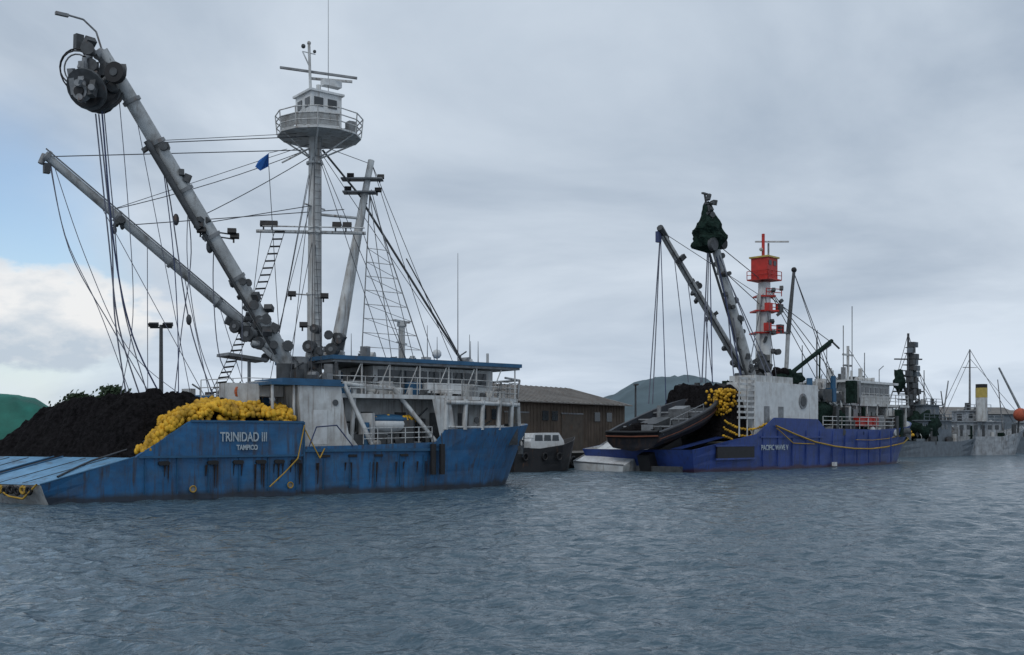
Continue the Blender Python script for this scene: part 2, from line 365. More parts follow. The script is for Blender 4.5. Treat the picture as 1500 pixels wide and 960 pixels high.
P.rail([(16.4,.25,2.6),(20.8,.25,2.7)],.85,WHITE,.8,.03)
clutter(P,16.4,21,.7,2.5,2.3,50,[WHITE,MGREY,DGREY,DGREY,DGREY,BLUET],.3,.9,2.0,9)
P.ball((18.6,1.3,3.7),(1.5,.7,.55),WHITE2,a=12,b=8); P.ball((18.6,1.3,3.95),(1.5,.7,.3),BLUET,a=12,b=8)
for k in range(40): P.ball((17.2+rg.random()*3,.8+rg.random()*.4,3.9+rg.random()*.25),.11,YEL,a=6,b=4)
clutter(P,15.5,28,2.4,8,7.46,22,[WHITE,MGREY,DGREY],.2,.6,.8,21)
clutter(P,14.5,18.2,1.4,8,5.32,34,[WHITE,MGREY,DGREY,BLUET],.3,.9,1.5,22)
clutter(P,19,28,1.2,2.4,5.32,16,[WHITE,MGREY,DGREY],.2,.5,.9,23)
clutter(P,22,28,2,4,2.5,16,[DGREY,MGREY,DGREY],.3,.8,1.5,24)
P.cyl((21.8,5,7.4),(21.8,5,9.7),.2,WHITE,n=8); P.box((21.8,5,9.9),(1.6,.15,.12),WHITE,rz=.4); P.cyl((21.8,5,9.6),(21.8,5,9.85),.3,WHITE)
P.cyl((21.2,4.6,8.6),(22.4,5.4,8.6),.05,WHITE)
for x,y,h in((25.2,4,6.8),(24.3,6,2.5),(26.8,5,2.0),(26,3,1.4),(23,3,1.5),(19.5,7,1.8),(27.6,6,1.7)):
    P.cyl((x,y,7.4),(x,y,7.4+h),.035,MGREY,r2=.015,n=4)
P.ball((24.6,5.4,8.1),.3,WHITE2)
P.build()

P=Part('main_mast',S1)
P.cyl((16,5,2.2),(16,5,11),.42,WHITE,n=14); P.cyl((16,5,11),(16,5,20),.38,WHITE,r2=.33,n=14)
for z in(8,11,14.5,18.4): P.cyl((16,5,z),(16,5,z+.12),.47,WHITE,n=14)
C=Vector((16.25,4.9,19.9))
n=12
for k in range(n):
    a=2*math.pi*k/n;b=2*math.pi*(k+1)/n
    p=lambda t,r,z:C+Vector((math.cos(t)*r,math.sin(t)*r,z))
    P.add([p(a,2.35,0),p(b,2.35,0),p(b,2.35,.1),p(a,2.35,.1),C,C+Vector((0,0,.1))],[(0,1,2,3),(0,4,1),(3,2,5)],WHITE)
    P.cyl(p(a,2.35,.1),p(a,2.45,1.15),.035,WHITE,n=4)
    for z,rr in((.45,2.38),(.8,2.42),(1.15,2.45)): P.cyl(p(a,rr,z),p(b,rr,z),.035,WHITE,n=4)
    if k%2==0: P.cyl((16,5,18.6),p(a,2.2,0),.05,WHITE,n=5)
    if k in(6,7,8): P.add([p(a,2.37,.15),p(b,2.37,.15),p(b,2.42,.8),p(a,2.42,.8)],[(0,1,2,3),(3,2,1,0)],WHITE)
P.box((16.2,4.9,21.1),(1.9,1.9,2.2),WHITE2); P.box((16.2,4.9,22.25),(2.15,2.15,.12),WHITE2)
for dx in(-.5,.35): P.box((16.2+dx,3.94,21.65),(.55,.06,.5),GLASS)
for dy in(-.5,.4): P.box((15.24,4.9+dy,21.65),(.06,.5,.5),GLASS)
P.box((15.24,4.9,20.8),(.05,.6,1.4),WHITE)
P.box((17.9,4.2,20.5),(.5,.5,.9),MGREY); P.box((15.0,6.4,20.4),(.6,.6,.7),WHITE); P.cyl((17.6,5.5,20),(17.6,5.5,21.6),.12,MGREY)
P.cyl((15.7,4.9,22.3),(15.6,4.9,25.1),.08,WHITE,n=6); P.cyl((16.2,4.9,22.3),(16.2,4.9,22.9),.14,WHITE)
P.box((16.9,4.7,23.05),(1.1,.5,.35),WHITE2); P.box((16.2,4.9,23.6),(4.4,.14,.12),MGREY,rz=R(-38),ry=R(8))
P.box((17.0,4.9,23.35),(2.4,.14,.12),WHITE,rz=R(-30),ry=R(2))
P.cyl((15.2,4.9,24.6),(16.0,4.9,24.6),.03,WHITE); P.ball((15.25,4.9,24.9),.13,DGREY); P.ball((15.6,4.9,25.15),.12,WHITE); P.ball((15.95,4.9,24.75),.1,DGREY)
P.cyl((15.6,4.9,23.9),(15.2,4.9,24.6),.04,WHITE)
P.cyl((16.6,4.5,22.3),(16.6,4.5,28.6),.022,MGREY,r2=.012,n=4)
def flood(P,c,rz=0.,s=1.):
    P.box(c,(.5*s,.2*s,.3*s),BLACK,rz=rz,rx=R(-25)); P.box((c[0],c[1]+.15*s,c[2]-.22*s),(.07,.07,.28),DGREY)
P.cyl((13.2,6.6,14.55),(18.4,3.4,14.55),.1,WHITE); P.cyl((13.4,6.2,14.8),(18.2,3.2,14.8),.04,WHITE)
for t in(.05,.13,.74,.84): c=L3((13.3,6.4,14.95),(18.2,3.3,14.95),t); flood(P,c,-.6)
P.cyl((15.2,4.6,16),(16.8,5.3,16),.05,WHITE)
for c in((14.7,5.2,11.0),(16.2,4.2,10.9),(14.9,4.2,9.2)): flood(P,c,-.5,.9); P.cyl(c,(16,5,c[2]),.04,WHITE)
for z in np.arange(7.6,19.6,.4): P.cyl((15.75,4.55,z),(16.15,4.5,z),.02,MGREY,n=4)
P.cyl((15.75,4.5,7),(15.75,4.5,19.8),.025,MGREY,n=4);P.cyl((16.15,4.5,7),(16.15,4.5,19.8),.025,MGREY,n=4)
P.build()
P=Part('derrick_mast',S1)
A=(16.5,4.7,5.2);B=(19.7,5,19.2)
P.cyl(A,B,.29,WHITE,r2=.19,n=12); P.cyl((18.2,6.8,5.3),B,.18,WHITE,r2=.14,n=10)
for z,w in((18.0,2.4),(17.2,1.9)):
    t=(z-5.2)/14; c=L3(A,B,t); P.box((c.x-.35,c.y,z),(w,.8,.08),MGREY,rz=R(-38)); flood(P,(c.x-.9,c.y+.4,z+.22),-.6,.8); flood(P,(c.x+.6,c.y-.5,z+.2),-.6,.8)
P.cyl(L3(A,B,.15),(16.1,5,8.2),.1,WHITE); P.cyl(L3(A,B,.75),(16.1,5,15.6),.08,WHITE)
T=Vector((19.6,5,17.2)); bs=[Vector((18.0,3.2,7.4)),Vector((22.3,3.2,7.4))]
for b in bs: P.cable(T,b,MGREY,r=.035)
P.cable(T,Vector((20,3.2,7.4)),MGREY,r=.025)
for k in range(1,9):
    t=.25+k*.085; P.cyl(T.lerp(bs[0],t),T.lerp(bs[1],t),.028,WHITE,n=4,caps=False)
    if k<8:P.cyl(T.lerp(bs[0],t),T.lerp(bs[1],t+.085),.018,MGREY,n=4,caps=False)
P.build()
B1a=Vector((13.9,3,6.1));B1b=Vector((3.9,4,21.9)); B2a=Vector((15.1,7,7.5));B2b=Vector((2.27,8,17.4))
P=Part('main_boom',S1)
P.cyl(B1a,B1a.lerp(B1b,.12),.34,GREY,r2=.44,n=12); P.cyl(B1a.lerp(B1b,.12),B1a.lerp(B1b,.9),.41,GREY,r2=.36,n=12); P.cyl(B1a.lerp(B1b,.9),B1b,.36,GREY,r2=.28,n=12)
off=Vector((-.32,-.25,-.3))
P.cyl(B1a.lerp(B1b,.1)+off,B1a.lerp(B1b,.72)+off,.08,DGREY,n=6); P.cyl(B1a.lerp(B1b,.5)+off*1.3,B1a.lerp(B1b,.76)+off*1.3,.17,DGREY,n=8)
P.cyl(B1a.lerp(B1b,.1)-off,B1b-off*.8,.06,MGREY,n=6)
P.cyl(B1a.lerp(B1b,.05)-off*.4+Vector((-.1,-.35,0)),B1a.lerp(B1b,.95)-off*.4+Vector((-.1,-.3,0)),.05,DGREY,n=5)
for t in(.2,.33,.46,.6,.74,.86): c=B1a.lerp(B1b,t); P.cyl(c-(B1b-B1a).normalized()*.09,c+(B1b-B1a).normalized()*.09,.47,MGREY,n=12)
P.rig_bits(B1a,B1b,(.12,.16,.2,.24),DGREY,5,.38,.55); P.rig_bits(B1a,B1b,(.3,.5,.62,.74,.75,.93),DGREY,6,.28,.45)
for t in(.44,.455): c=B1a.lerp(B1b,t); flood(P,(c.x+.9,c.y-.3,c.z+.4),-.5,.9); flood(P,(c.x-.9,c.y-.3,c.z+.5),-.5,.9); P.cyl((c.x-.9,c.y-.2,c.z+.3),(c.x+.9,c.y-.2,c.z+.25),.04,DGREY)
P.cyl((14,3,5.8),(14,3,7.3),.55,MGREY,n=12); P.cyl((13.5,2.4,6.3),(13.5,3.6,6.3),.3,DGREY,n=12)
t0=B1b
P.tube([t0,t0+Vector((-.3,0,.9)),t0+Vector((-.9,0,1.35)),t0+Vector((-1.7,0,1.4))],.05,MGREY); P.box(t0+Vector((-1.9,0,1.36)),(.6,.2,.14),MGREY)
P.build()
P=Part('power_block',S1)
K=Vector((3.55,3.9,19.75)); ax=Vector((.75,.66,0)).normalized(); sd=Vector((.66,-.75,0))
for o,r in((-.75,1.0),(-.6,.9),(.6,.95),(.75,1.05)): P.cyl(K+ax*(o-.06)+Vector((0,0,.1*o)),K+ax*(o+.06),r,DGREY,n=20)
P.cyl(K-ax*.6,K,.85,BLACK,r2=.4,n=16); P.cyl(K,K+ax*.6,.4,BLACK,r2=.85,n=16)
P.cyl(K-ax*1.2+Vector((-.1,0,-.3)),K-ax*.8+Vector((-.1,0,-.3)),.38,MGREY,n=14); P.cyl(K-ax*1.3+Vector((-.1,0,-.3)),K-ax*1.2+Vector((-.1,0,-.3)),.25,BLACK,n=14)
P.cyl(K+ax*.8,K+ax*1.2,.4,MGREY,n=14)
for o in(-.95,.95): P.tube([K+ax*o+Vector((0,0,-.2)),K+ax*o+Vector((0,0,1.4)),K+Vector((0,0,2.0))],.12,MGREY,6)
P.box(K-ax*.9+Vector((-.1,0,.75)),(.35,.3,.9),MGREY,rz=.7); P.box(K-ax*.95+sd*.5+Vector((0,0,.1)),(.3,.3,1.3),DGREY,rz=.7,ry=.3); P.box(K-ax*.95-sd*.6+Vector((0,0,.3)),(.25,.3,1.2),MGREY,rz=.7,ry=-.3)
P.rig_bits(K+Vector((0,0,.7)),K+Vector((0,0,1.9)),(.0,.5,1.),DGREY,15,.4,.7); P.rig_bits(K-ax*1.0,K-ax*1.0+Vector((0,0,.8)),(0,.6),MGREY,16,.25,.6)
P.cyl(K+Vector((0,0,1.8)),B1b,.2,MGREY,n=8)
Q=K+sd*1.35+Vector((0,0,.75))-ax*.5
P.cyl(Q-ax*.15,Q+ax*.15,.5,BLACK,n=16); P.cyl(Q-ax*.2,Q-ax*.1,.2,DGREY,n=14); P.cyl(Q,K+Vector((0,0,.3)),.14,MGREY)
for i,(rr_,dz) in enumerate(((.85,1.2),(.7,1.1),(1.0,1.0))):
    P.ring(K-sd*.75+Vector((0,0,dz))+ax*(i*.15-.5),rr_,.04,BLACK if i!=1 else MGREY,axis=ax+Vector((0,0,.2*i)),n=20)
P.build()
P=Part('cargo_boom',S1)
P.cyl(B2a,B2b,.29,GREY,r2=.22,n=12)
for t in(.1,.3,.5,.72,.99): c=B2a.lerp(B2b,t); d=(B2b-B2a).normalized(); P.cyl(c-d*.08,c+d*.08,.34,MGREY,n=12)
P.cyl(B2b,B2b+Vector((-.2,0,-.5)),.14,MGREY); P.box(B2b+Vector((.1,0,-.7)),(.3,.3,.5),DGREY)
P.rig_bits(B2a,B2b,(.05,.1,.14,.18,.22),DGREY,8,.36,.5); P.rig_bits(B2a,B2b,(.72,),DGREY,9,.25,.3)
P.cyl(B2a+Vector((0,-.3,.3)),B2b+Vector((0,-.25,.25)),.04,MGREY,n=5)
P.build()
P=Part('boom_winches',S1)
for c,r in(((12.2,5.4,8.6),.4),((12.7,5.0,8.1),.35),((11.6,5.6,9.0),.3),((15.3,4.2,8.0),.35),((16.6,4.0,7.9),.35),((15.6,4.1,9.0),.25),((17.1,4,8.6),.25)):
    P.cyl(Vector(c)-ax*.3,Vector(c)+ax*.3,r,DGREY,n=12); P.cyl(Vector(c)-ax*.34,Vector(c)+ax*.34,r*.4,MGREY,n=8)
P.rig_bits((15,4.2,6.8),(17.2,4.2,8.8),(0,.25,.5,.75,1),DGREY,19,.35,.5)
P.cyl((15.2,4.4,7.5),(16.8,4.2,7.5),.25,WHITE,n=8)
P.cyl((14,3,6),(12.4,5.2,8.3),.12,GREY); P.cyl((15.1,7,2.2),(15.1,7,7.7),.4,GREY,n=10)
P.box((12.1,6,7.35),(2.3,1.6,.16),MGREY,ry=R(6)); P.cyl((12.5,6,4.5),(12.5,6,7.3),.1,GREY)
P.cyl((13.3,4.6,7.9),(12.2,5.0,8.1),.16,GREY)
P.build()
P=Part('rigging',S1)
def b1(t): return B1a.lerp(B1b,t)
def b2(t): return B2a.lerp(B2b,t)
MT=Vector((16,5,19.6))
P.cable(b1(.74),(16,5,20.0),WIRE,.03); P.cable(b1(.74)+Vector((0,0,.1)),(16,5,20.2),WIRE,.02)
P.cable(b2(.99),(15.8,5,19.2),WIRE,.03); P.cable(b2(.75),(15.8,5,19.3),WIRE,.028,.25); P.cable(b2(.75),(15.7,5,19.5),WIRE,.022)
P.cable(b2(.68),(17.9,5,16.1),WIRE,.03); P.cable(b1(.52),(16,5,19),WIRE,.028,.1); P.cable(b1(.5),(16,5,16.1),WIRE,.03)
P.cyl((14.0,5,18.2),(15.9,5,19.4),.05,WHITE)
K0=K+Vector((0,0,-1))
def falls(pts,m,r=.03):
    out=[]
    P_=[Vector(p) for p in pts]
    for i in range(len(P_)-1):
        p0=P_[max(0,i-1)];p1=P_[i];p2=P_[i+1];p3=P_[min(len(P_)-1,i+2)]
        for k in range(6):
            t=k/6; out.append(.5*((2*p1)+(p2-p0)*t+(2*p0-5*p1+4*p2-p3)*t*t+(3*p1-p0-3*p2+p3)*t**3))
    out.append(P_[-1]); P.tube(out,r,m,4)
falls([K0,(4.2,4,12.8),(4.7,4,8.5),(5.8,4,4.9)],RROPE,.04)
falls([K0+Vector((.15,0,0)),(4.35,4,12.8),(4.5,4,9),(5.1,4,4.9)],RROPE,.04)
falls([K0+Vector((.3,0,.2)),(4.5,4,12.2),(5.4,4,8.0),(6.9,4,4.9)],BROPE,.045)
falls([K0+Vector((.4,0,.2)),(4.4,4,14.5),(4.9,4,9.6),(6.2,4,4.9)],RROPE,.03)
falls([b2(.985),(3.2,7,12.5),(5.0,6,8.6),(6.6,5,5.2)],RROPE,.028)
falls([b2(.98),(3.0,7,13.2),(4.3,6,9.6),(5.6,5,5.2)],RROPE,.022)
falls([b2(.97),(4.0,7,12.2),(5.8,6,7.6),(8.2,5,5.2)],RROPE,.022)
falls([b1(.73),(7.3,4,15.0),(8.2,3.8,9),(9.2,3.2,5.2)],RROPE,.035)
falls([b1(.72),(7.4,4,13.0),(7.6,3.8,9),(7.5,3.4,5)],BROPE,.028)
falls([b1(.6),(8.4,4,12.5),(7.9,4,8.5),(7.2,3.2,5)],RROPE,.028)
falls([b1(.58),(8.2,4,12.0),(8.8,4,8.0),(9.5,3.2,5.2)],RROPE,.022)
falls([b1(.93),(5.2,4,14),(5.4,4,9),(4.8,4,5.1)],RROPE,.022)
falls([b1(.45),(9.6,4,10.5),(10.0,4,7),(11,3.2,5.2)],RROPE,.028)
P.cable(b2(.6),(6.5,5,5.2),RROPE,.022); P.cable(b2(.45),(9.8,5,5.2),RROPE,.022); P.cable(b1(.3),(10.9,3.4,5.9),RROPE,.022)
P.cable(b2(.8),(9.5,5,5.2),RROPE,.02); P.cable(b2(.3),(11.8,5,5.6),RROPE,.02); P.cable(b1(.85),(8.4,4,5.0),RROPE,.02)
for a,b in(((8.2,3.8,9.0),.22),((6.1,7.7,14.2),.2),((9.2,3.6,13.6),.22),((7.6,4,14.1),.24),((5.7,7.7,13.9),.18),((10.0,3.6,12.9),.18)):
    P.ball(a,(b*.7,b*.7,b*1.3),DGREY)
for t,dz in((.62,-.7),(.52,-1.3),(.4,-1.1)):
    c=b1(t); P.cyl(c,c+Vector((.5,0,dz)),.03,WIRE,n=4); P.ball(c+Vector((.5,0,dz-.2)),(.2,.2,.35),DGREY)
for a,b in((MT,(12.6,1.2,6)),(MT,(13.8,1.2,6)),(MT,(14.8,8.6,5.3)),((16,5,14.7),(13.0,2.6,6)),((16,5,14.7),(14.7,1.6,5.4)),((13.4,6.4,14.6),(12.0,5,8.5)),((18.2,3.4,14.6),(20.2,2,7.4)),
           ((16,5,19.2),(13.4,4.4,8)),((16,5,17),(12.8,4,7)),(MT,(19,2.2,7.4)),(MT,(20.3,2.2,7.4)),(MT,(19.6,5,19)),
           ((19.7,5,19.1),(22.3,2.2,7.4)),((19.7,5,19.1),(24.9,4,7.4)),((19.7,5,17.5),(21.0,2.4,7.4)),(MT,(26,4.5,7.4))):
    P.cable(a,b,WIRE,.02)
P.cyl((19.2,5,16.6),(25.7,4,7.4),.07,DGREY,n=6); P.cyl((16.5,5,19.3),(19.4,5,16.6),.06,DGREY,n=6)
P.cable((25.7,4,7.4),(21.8,4.5,13.6),DGREY,.04); 
la=Vector((14.0,5.3,14.4)); lb=Vector((10.6,6,5.4)); k=26; prev=None
for i in range(k+1):
    t=i/k; c=la.lerp(lb,t)-Vector((0,0,1.1*4*t*(1-t)*.5)); a=c+Vector((-.3,.0,-.02)); b=c+Vector((.3,0,.06))
    P.cyl(a,b,.05,BLACK,n=5)
    if prev: P.cyl(prev[0],a,.02,WIRE,n=4,caps=False); P.cyl(prev[1],b,.02,WIRE,n=4,caps=False)
    prev=(a,b)
P.build()
P=Part('pennant_flag',S1)
vs=[(12.6,5,18.1),(13.2,5,18.6),(13.25,5.1,17.9),(12.7,5,17.55),(12.35,4.9,17.7)]
P.add(vs,[(0,1,2,3,4),(4,3,2,1,0)],mat('blue_flag_cloth',(.02,.12,.4),.8)); P.cable((13.2,5,18.6),(14.3,5,19.0),WIRE,.02); P.cable((13.25,5.1,17.9),(13.5,4,6),WIRE,.02)
P.build()

# =================================================================== SHIP 2
S2=empty('purse_seiner_ship.001',(15,90.6,0),R(46))
st=[(0,5.6,6,1.9,.7,-.8),(7.8,5.8,6,2.95,2.6,0),(10,5.85,6.02,3.25,2.8,0),(13,5.85,6.02,4.75,3,0),(21,5.85,6.02,4.7,3,0),(22.5,5.85,6.02,3.8,3,0),(34,5.6,6,3.75,3,0),(40,4.8,5.6,3.95,3,.2),(43,4.0,5.1,4.1,3.1,.5),(45.5,3.1,4.4,4.3,3.2,.9),(47.7,2.2,3.5,4.5,3.3,1.3),(49.7,1.3,2.5,4.7,3.4,1.8),(51.3,.6,1.3,4.9,3.5,2.2),(52.5,.08,.15,5.1,3.6,2.6)]
P=hull(S2,st,6,PURP,DECK,PURP,mi=WHITE); P.build()
P=Part('stern_ramp',S2)
V0,V1=5.9,12.05
P.add([(-1.0,V0+.6,.5),(-1.2,V1,.75),(4.5,V1,2.85),(4.5,V0,2.75)],[(0,1,2,3),(3,2,1,0)],WHITE2)
P.add([(-.9,V0+.8,-.3),(-1.1,V1-.2,-.3),(-1.2,V1,.75),(-1.0,V0+.6,.5)],[(3,2,1,0),(0,1,2,3)],WHITE2)
P.add([(-.9,V0+.8,-.3),(-1.0,V0+.6,.5),(4.5,V0,2.75),(4.5,V0,-.3)],[(0,1,2,3),(3,2,1,0)],WHITE)
P.add([(-1.1,V1-.2,-.3),(-1.2,V1,.75),(4.5,V1,2.85),(4.5,V1,-.3)],[(0,1,2,3),(3,2,1,0)],WHITE)
P.add([(.02,1.2,1.95),(.02,2.4,1.95),(7,2.4,3),(7,1.2,3)],[(0,1,2,3),(3,2,1,0)],PURP)
P.add([(-.05,2.4,.0),(-.05,5.8,.0),(7,5.8,3.0),(7,2.4,3.0)],[(0,1,2,3),(3,2,1,0)],BLACK)
P.bx(-.35,-.02,1,5.6,-.5,.5,DGREY)
P.cyl((-1.0,V0+.6,.55),(-1.2,V1,.8),.06,MGREY); P.cyl((-1.2,V1,.8),(4.5,V1,2.9),.06,MGREY)
P.build()
SK=Part('net_skiff',S2)
prof=[]
for i in range(15):
    t=i/14; x=-1.3+10.8*t
    hb=3.2*math.sqrt(max(0.02,1-max(0,(t-.45)/.56)**2.4)); hb=hb*(.88+.12*min(1,t*5))
    zg=3.4+3.0*t+.35*t*t; zk=1.75+2.7*t+1.0*max(0,t-.6)
    prof.append((x,hb,zg,zk))
vs=[]
for x,hb,zg,zk in prof:
    for sgn in(-1,1):
        for y,z in((0,zk),(.75*hb,zk+.3),(.97*hb,(zk+zg)/2),(hb,zg-.25),(hb+.12,zg-.25),(hb+.12,zg),(hb-.2,zg),(hb-.25,zg-.8)): vs.append((x,5.3+sgn*y,z))
HS=mat('skiff_dark_hull',(.02,.022,.03),.55,var=.4,rust=.8,rustcol=(.07,.04,.03)); GS=mat('skiff_gunwale',(.03,.035,.045),.55,rust=.6,rustcol=(.06,.045,.04))
RT=mat('rust_orange_trim',(.16,.055,.03),.7)
for i in range(14):
    for s in(0,8):
        o=i*16+s
        for k in range(7):
            q=(o+k,o+16+k,o+17+k,o+k+1); SK.add([vs[j] for j in (q if s==0 else q[::-1])],[(0,1,2,3)],GS if k>=3 else HS)
    o=i*16; SK.add([vs[o+7],vs[o+23],vs[o+31],vs[o+15]],[(0,1,2,3)],DGREY)
SK.add([vs[k] for k in(0,1,2,3,5,13,11,10,9)],[tuple(range(9))[::-1],tuple(range(9))],HS)
for z,r,m in((3.05,.07,RT),(3.42,.13,BLACK)): SK.tube([(-1.4,2.5,z),(-1.45,5.3,z-.05),(-1.4,8.1,z)],r,m,6)
for i in range(14):
    a,b=prof[i],prof[i+1]; SK.cyl((a[0],5.3-a[1]-.14,a[2]-.1),(b[0],5.3-b[1]-.14,b[2]-.1),.12,BLACK,n=6); SK.cyl((a[0],5.3-a[1]-.1,a[2]-.6),(b[0],5.3-b[1]-.1,b[2]-.6),.04,RT,n=5)
for x in(-.8,1.2,3.4,5.6): SK.cyl((x,5.3-2.9,3.5+x*.3),(x,5.3+2.9,3.5+x*.3),.09,MGREY,n=6)
SK.box((2.5,5.7,3.9),(2.4,2.0,1.1),DGREY,ry=R(-15)); SK.box((5.5,5.2,5.2),(1.2,1.6,.9),MGREY,ry=R(-15)); SK.cyl((4,6.4,4),(4,6.4,5.8),.2,MGREY)
SK.rail([(1,3,3.9),(6,3,5.4)],.5,MGREY,1.2,.05,1)
SK.lump((0.2,5.5,3.6),(1.2,1.8,.5),NET,3); clutter(SK,-.8,3,3.4,7.6,3.5,12,[DGREY,MGREY,BLUET],.3,.8,.6,71)
SK.box((1.8,4.6,1.5),(5,1.2,1.4),BLACK,ry=R(-18))
SK.build()
P=netpile('fishing_net',S2,lambda s,v:(s,v),.8,11,7.5,17,lambda s,v:4.6*sm(7.4,9.6,s)*sm(17,14,s)*sm(.6,2.6,v)*sm(11,9,v),NET,60,60,3,2.8); P.build()
P=Part('cork_floats',S2); rg=random.Random(5)
for i in range(330):
    t=rg.random(); u=8.2+rg.random()*1.6; v=3.0+rg.gauss(0,.5)
    P.ball((u,v,4.9+t*2.3+.2*rg.random()),.15,YEL,a=6,b=4)
for j in range(3):
    for i in range(46):
        t=i/46; P.ball((6.2+t*6.2,.9-.5*t+j*.1,4.35-.6*j-.7*math.sin(t*3)+rg.uniform(-.06,.06)),.10,YEL,a=6,b=4)
P.build()
P=Part('hull_fittings',S2)
P.bx(3.5,9.4,-.1,.05,1.15,2.15,BLACK); P.bx(3.3,9.6,-.13,-.02,2.15,2.3,PURP); P.bx(3.3,9.6,-.13,-.02,1.0,1.15,PURP)  # black box on the plating paints the shade of a recessed opening
P.bx(10.5,22,-.06,.1,2.9,3.05,PURP)
pts=[(13,-.15,4.0),(16.5,-.22,3.2),(20,-.25,2.5),(24,-.25,2.05),(28,-.25,1.8),(32,-.15,1.75),(36,.15,1.9),(42,.9,2.3),(47,2.6,2.8),(51,5.2,3.4)]
P.tube(pts,.08,YROPE,6); P.tube([(13,-.2,3.8),(16,-.2,2.4),(20,-.2,2.3)],.05,YROPE)
P.tube([(x,y-.15,z+.9) for x,y,z in pts[4:]],.04,YROPE,4)
for u in np.arange(11,38,2.6): P.bx(u-.02,u+.02,-.03,.1,.3,3.6,PURP)
P.box((24,-.2,.3),(.5,.3,.4),WHITE2); 
P.build()
text(S2,'ship_name_lettering','PACIFIC WAVE V',(10.6,-.06,1.8),.66,LETTER,sx=.95)
P=Part('superstructure',S2)
P.bx(10.5,22,.5,3.5,3,8.0,WHITE2)
for z in np.arange(4.6,8.2,.5): P.bx(7.9,10.6,.55,.75,z,z+.2,WHITE)
for x in(8,9.3,10.5): P.cyl((x,.6,3),(x,.6,8.1),.08,WHITE,n=6)
P.bx(10.8,17.5,.7,3.4,8,8.6,WHITE)
P.cyl((19,.42,6.4),(19,.6,6.4),.75,MGREY,n=16); P.cyl((19,.38,6.4),(19,.5,6.4),.5,DGREY,n=16)
for x in(12,14.5): P.bx(x,x+.9,.46,.6,3.6,5.8,MGREY)
P.bx(24,44,3,9,3,6.3,WHITE); P.bx(23,45.5,1.8,10.2,6.3,6.55,WHITE)
P.bx(33,43,3,9,6.55,8.8,WHITE); P.bx(32,44,2.4,9.6,8.8,9.05,WHITE2)
x=33.4
while x<42.6: P.bx(x,x+.9,2.96,3.1,7.6,8.4,GLASS); x+=1.2
for x in(26,29,32.5,36,39.5,42): P.bx(x,x+.9,2.95,3.1,3.5,5.6,DGREY); P.cyl((x+1.9,2.94,5),(x+1.9,3.1,5),.3,GLASS,n=10)
for x in np.arange(23.2,45.4,2.4): P.cyl((x,1.9,3.2),(x,1.9,6.3),.1,WHITE,n=6)
P.rail([(23,1.9,6.55),(45.4,1.9,6.55)],1.1,WHITE,1.5,.05)
P.rail([(22.6,.3,3.8),(38,.3,3.8),(44,1.8,4.2)],1.2,WHITE,1.8,.05)
clutter(P,22.5,33,1,8,6.5,60,[WHITE,MGREY,DGREY,BLUET,GNET,DGREY],.5,1.4,2.4,31)
clutter(P,22.5,44,.6,2.4,3,70,[WHITE,MGREY,DGREY,WHITE2,DGREY,DGREY,GNET],.4,1.2,3.2,32)
for x in(31.5,33,34.5): P.box((x,.9,4.6),(1.1,.8,1.0),RED)
clutter(P,33,43,3,9,9.05,22,[WHITE,MGREY,DGREY,WHITE],.3,.9,1.6,33)
clutter(P,12,23,3,10,6.5,60,[DGREY,MGREY,WHITE,GNET,DGREY,DGREY],.5,1.3,1.8,34)
P.lump((24.5,1.6,5.2),(1.8,.8,1.4),GNET,8); P.lump((28,1.4,4.6),(1.3,.7,1.2),GNET,9)
for a,b in(((23.5,1.4,3.8),(25.2,1.6,8.6)),((26.5,1.2,3.8),(24.8,1.6,8.4)),((29.5,1.2,3.8),(28,1.6,7.6)),((23,1.4,7.8),(27.5,1.4,6.2))): P.cyl(a,b,.13,WHITE,n=6)
for x,y,h in((38,5,9),(36,7,5),(41,5,4),(34,4,6.5),(43,6,3),(30,5,5),(32,6,6),(27,5,4)): P.cyl((x,y,8.5),(x,y,8.5+h),.05,MGREY,n=4)
P.cyl((39,6,9),(39,6,13.2),.16,WHITE); P.box((39,6,12.2),(2.4,.2,.2),WHITE); P.box((39,6,11),(1.6,.2,.2),MGREY)
P.build()
P=Part('net_derrick',S2)
P.cyl((20.6,3,9.0),(29.5,3,13.0),.22,GNET,n=8); P.cyl((22,3.6,9.3),(29.2,3,12.6),.16,DGREY,n=8); P.cyl((29.4,3,13),(30.2,2.5,12.2),.1,DGREY)
P.lump((20.2,2.6,8.8),(2.4,1,.7),GNET,1); P.lump((19,2.8,9.1),(1.4,.8,.6),NET,2)
P.cable((21.2,6,17.5),(29.2,3,12.9),WIRE,.04); P.cable((27,3,11.8),(25,2,6.6),GNET,.09)
P.build()
P=Part('main_mast',S2)
P.cyl((21.2,6,3),(21.2,6,11.5),.85,WHITE2,r2=.75,n=14); P.cyl((21.2,6,11.5),(21.2,6,18.5),.72,WHITE2,r2=.6,n=14)
P.cyl((19.8,6,8),(20.2,6,17.2),.22,WHITE,n=8)
P.box((21.2,6,19.9),(1.9,1.9,2.1),RED); P.box((21.2,6,21.0),(2.2,2.2,.16),FUNY); P.box((21.2,6,18.75),(2.5,2.5,.12),RED)
P.rail([(19.9,4.8,18.8),(22.5,4.8,18.8)],.8,RED,.8,.04,2); P.rail([(19.9,4.8,18.8),(19.9,7.2,18.8)],.8,RED,.8,.04,2)
for dx in(-.5,.4): P.box((21.2+dx,5.04,20.4),(.5,.06,.45),GLASS)
for z,w in((17.1,1.9),(15.6,2.4),(13.4,2.5)):
    P.box((21.2,6,z),(w,w*.8,.16),RED,rz=R(-40)); P.rail([(21.2-w/2,5.2,z),(21.2+w/2,4.6,z)],.7,RED,.7,.05,2)
for c in((20.2,4.9,15.9),(22.1,4.8,15.9),(22.4,4.9,13.9),(20.0,4.9,13.9)): P.box(c,(.7,.5,.8),RED if c[0]<22 else DGREY)
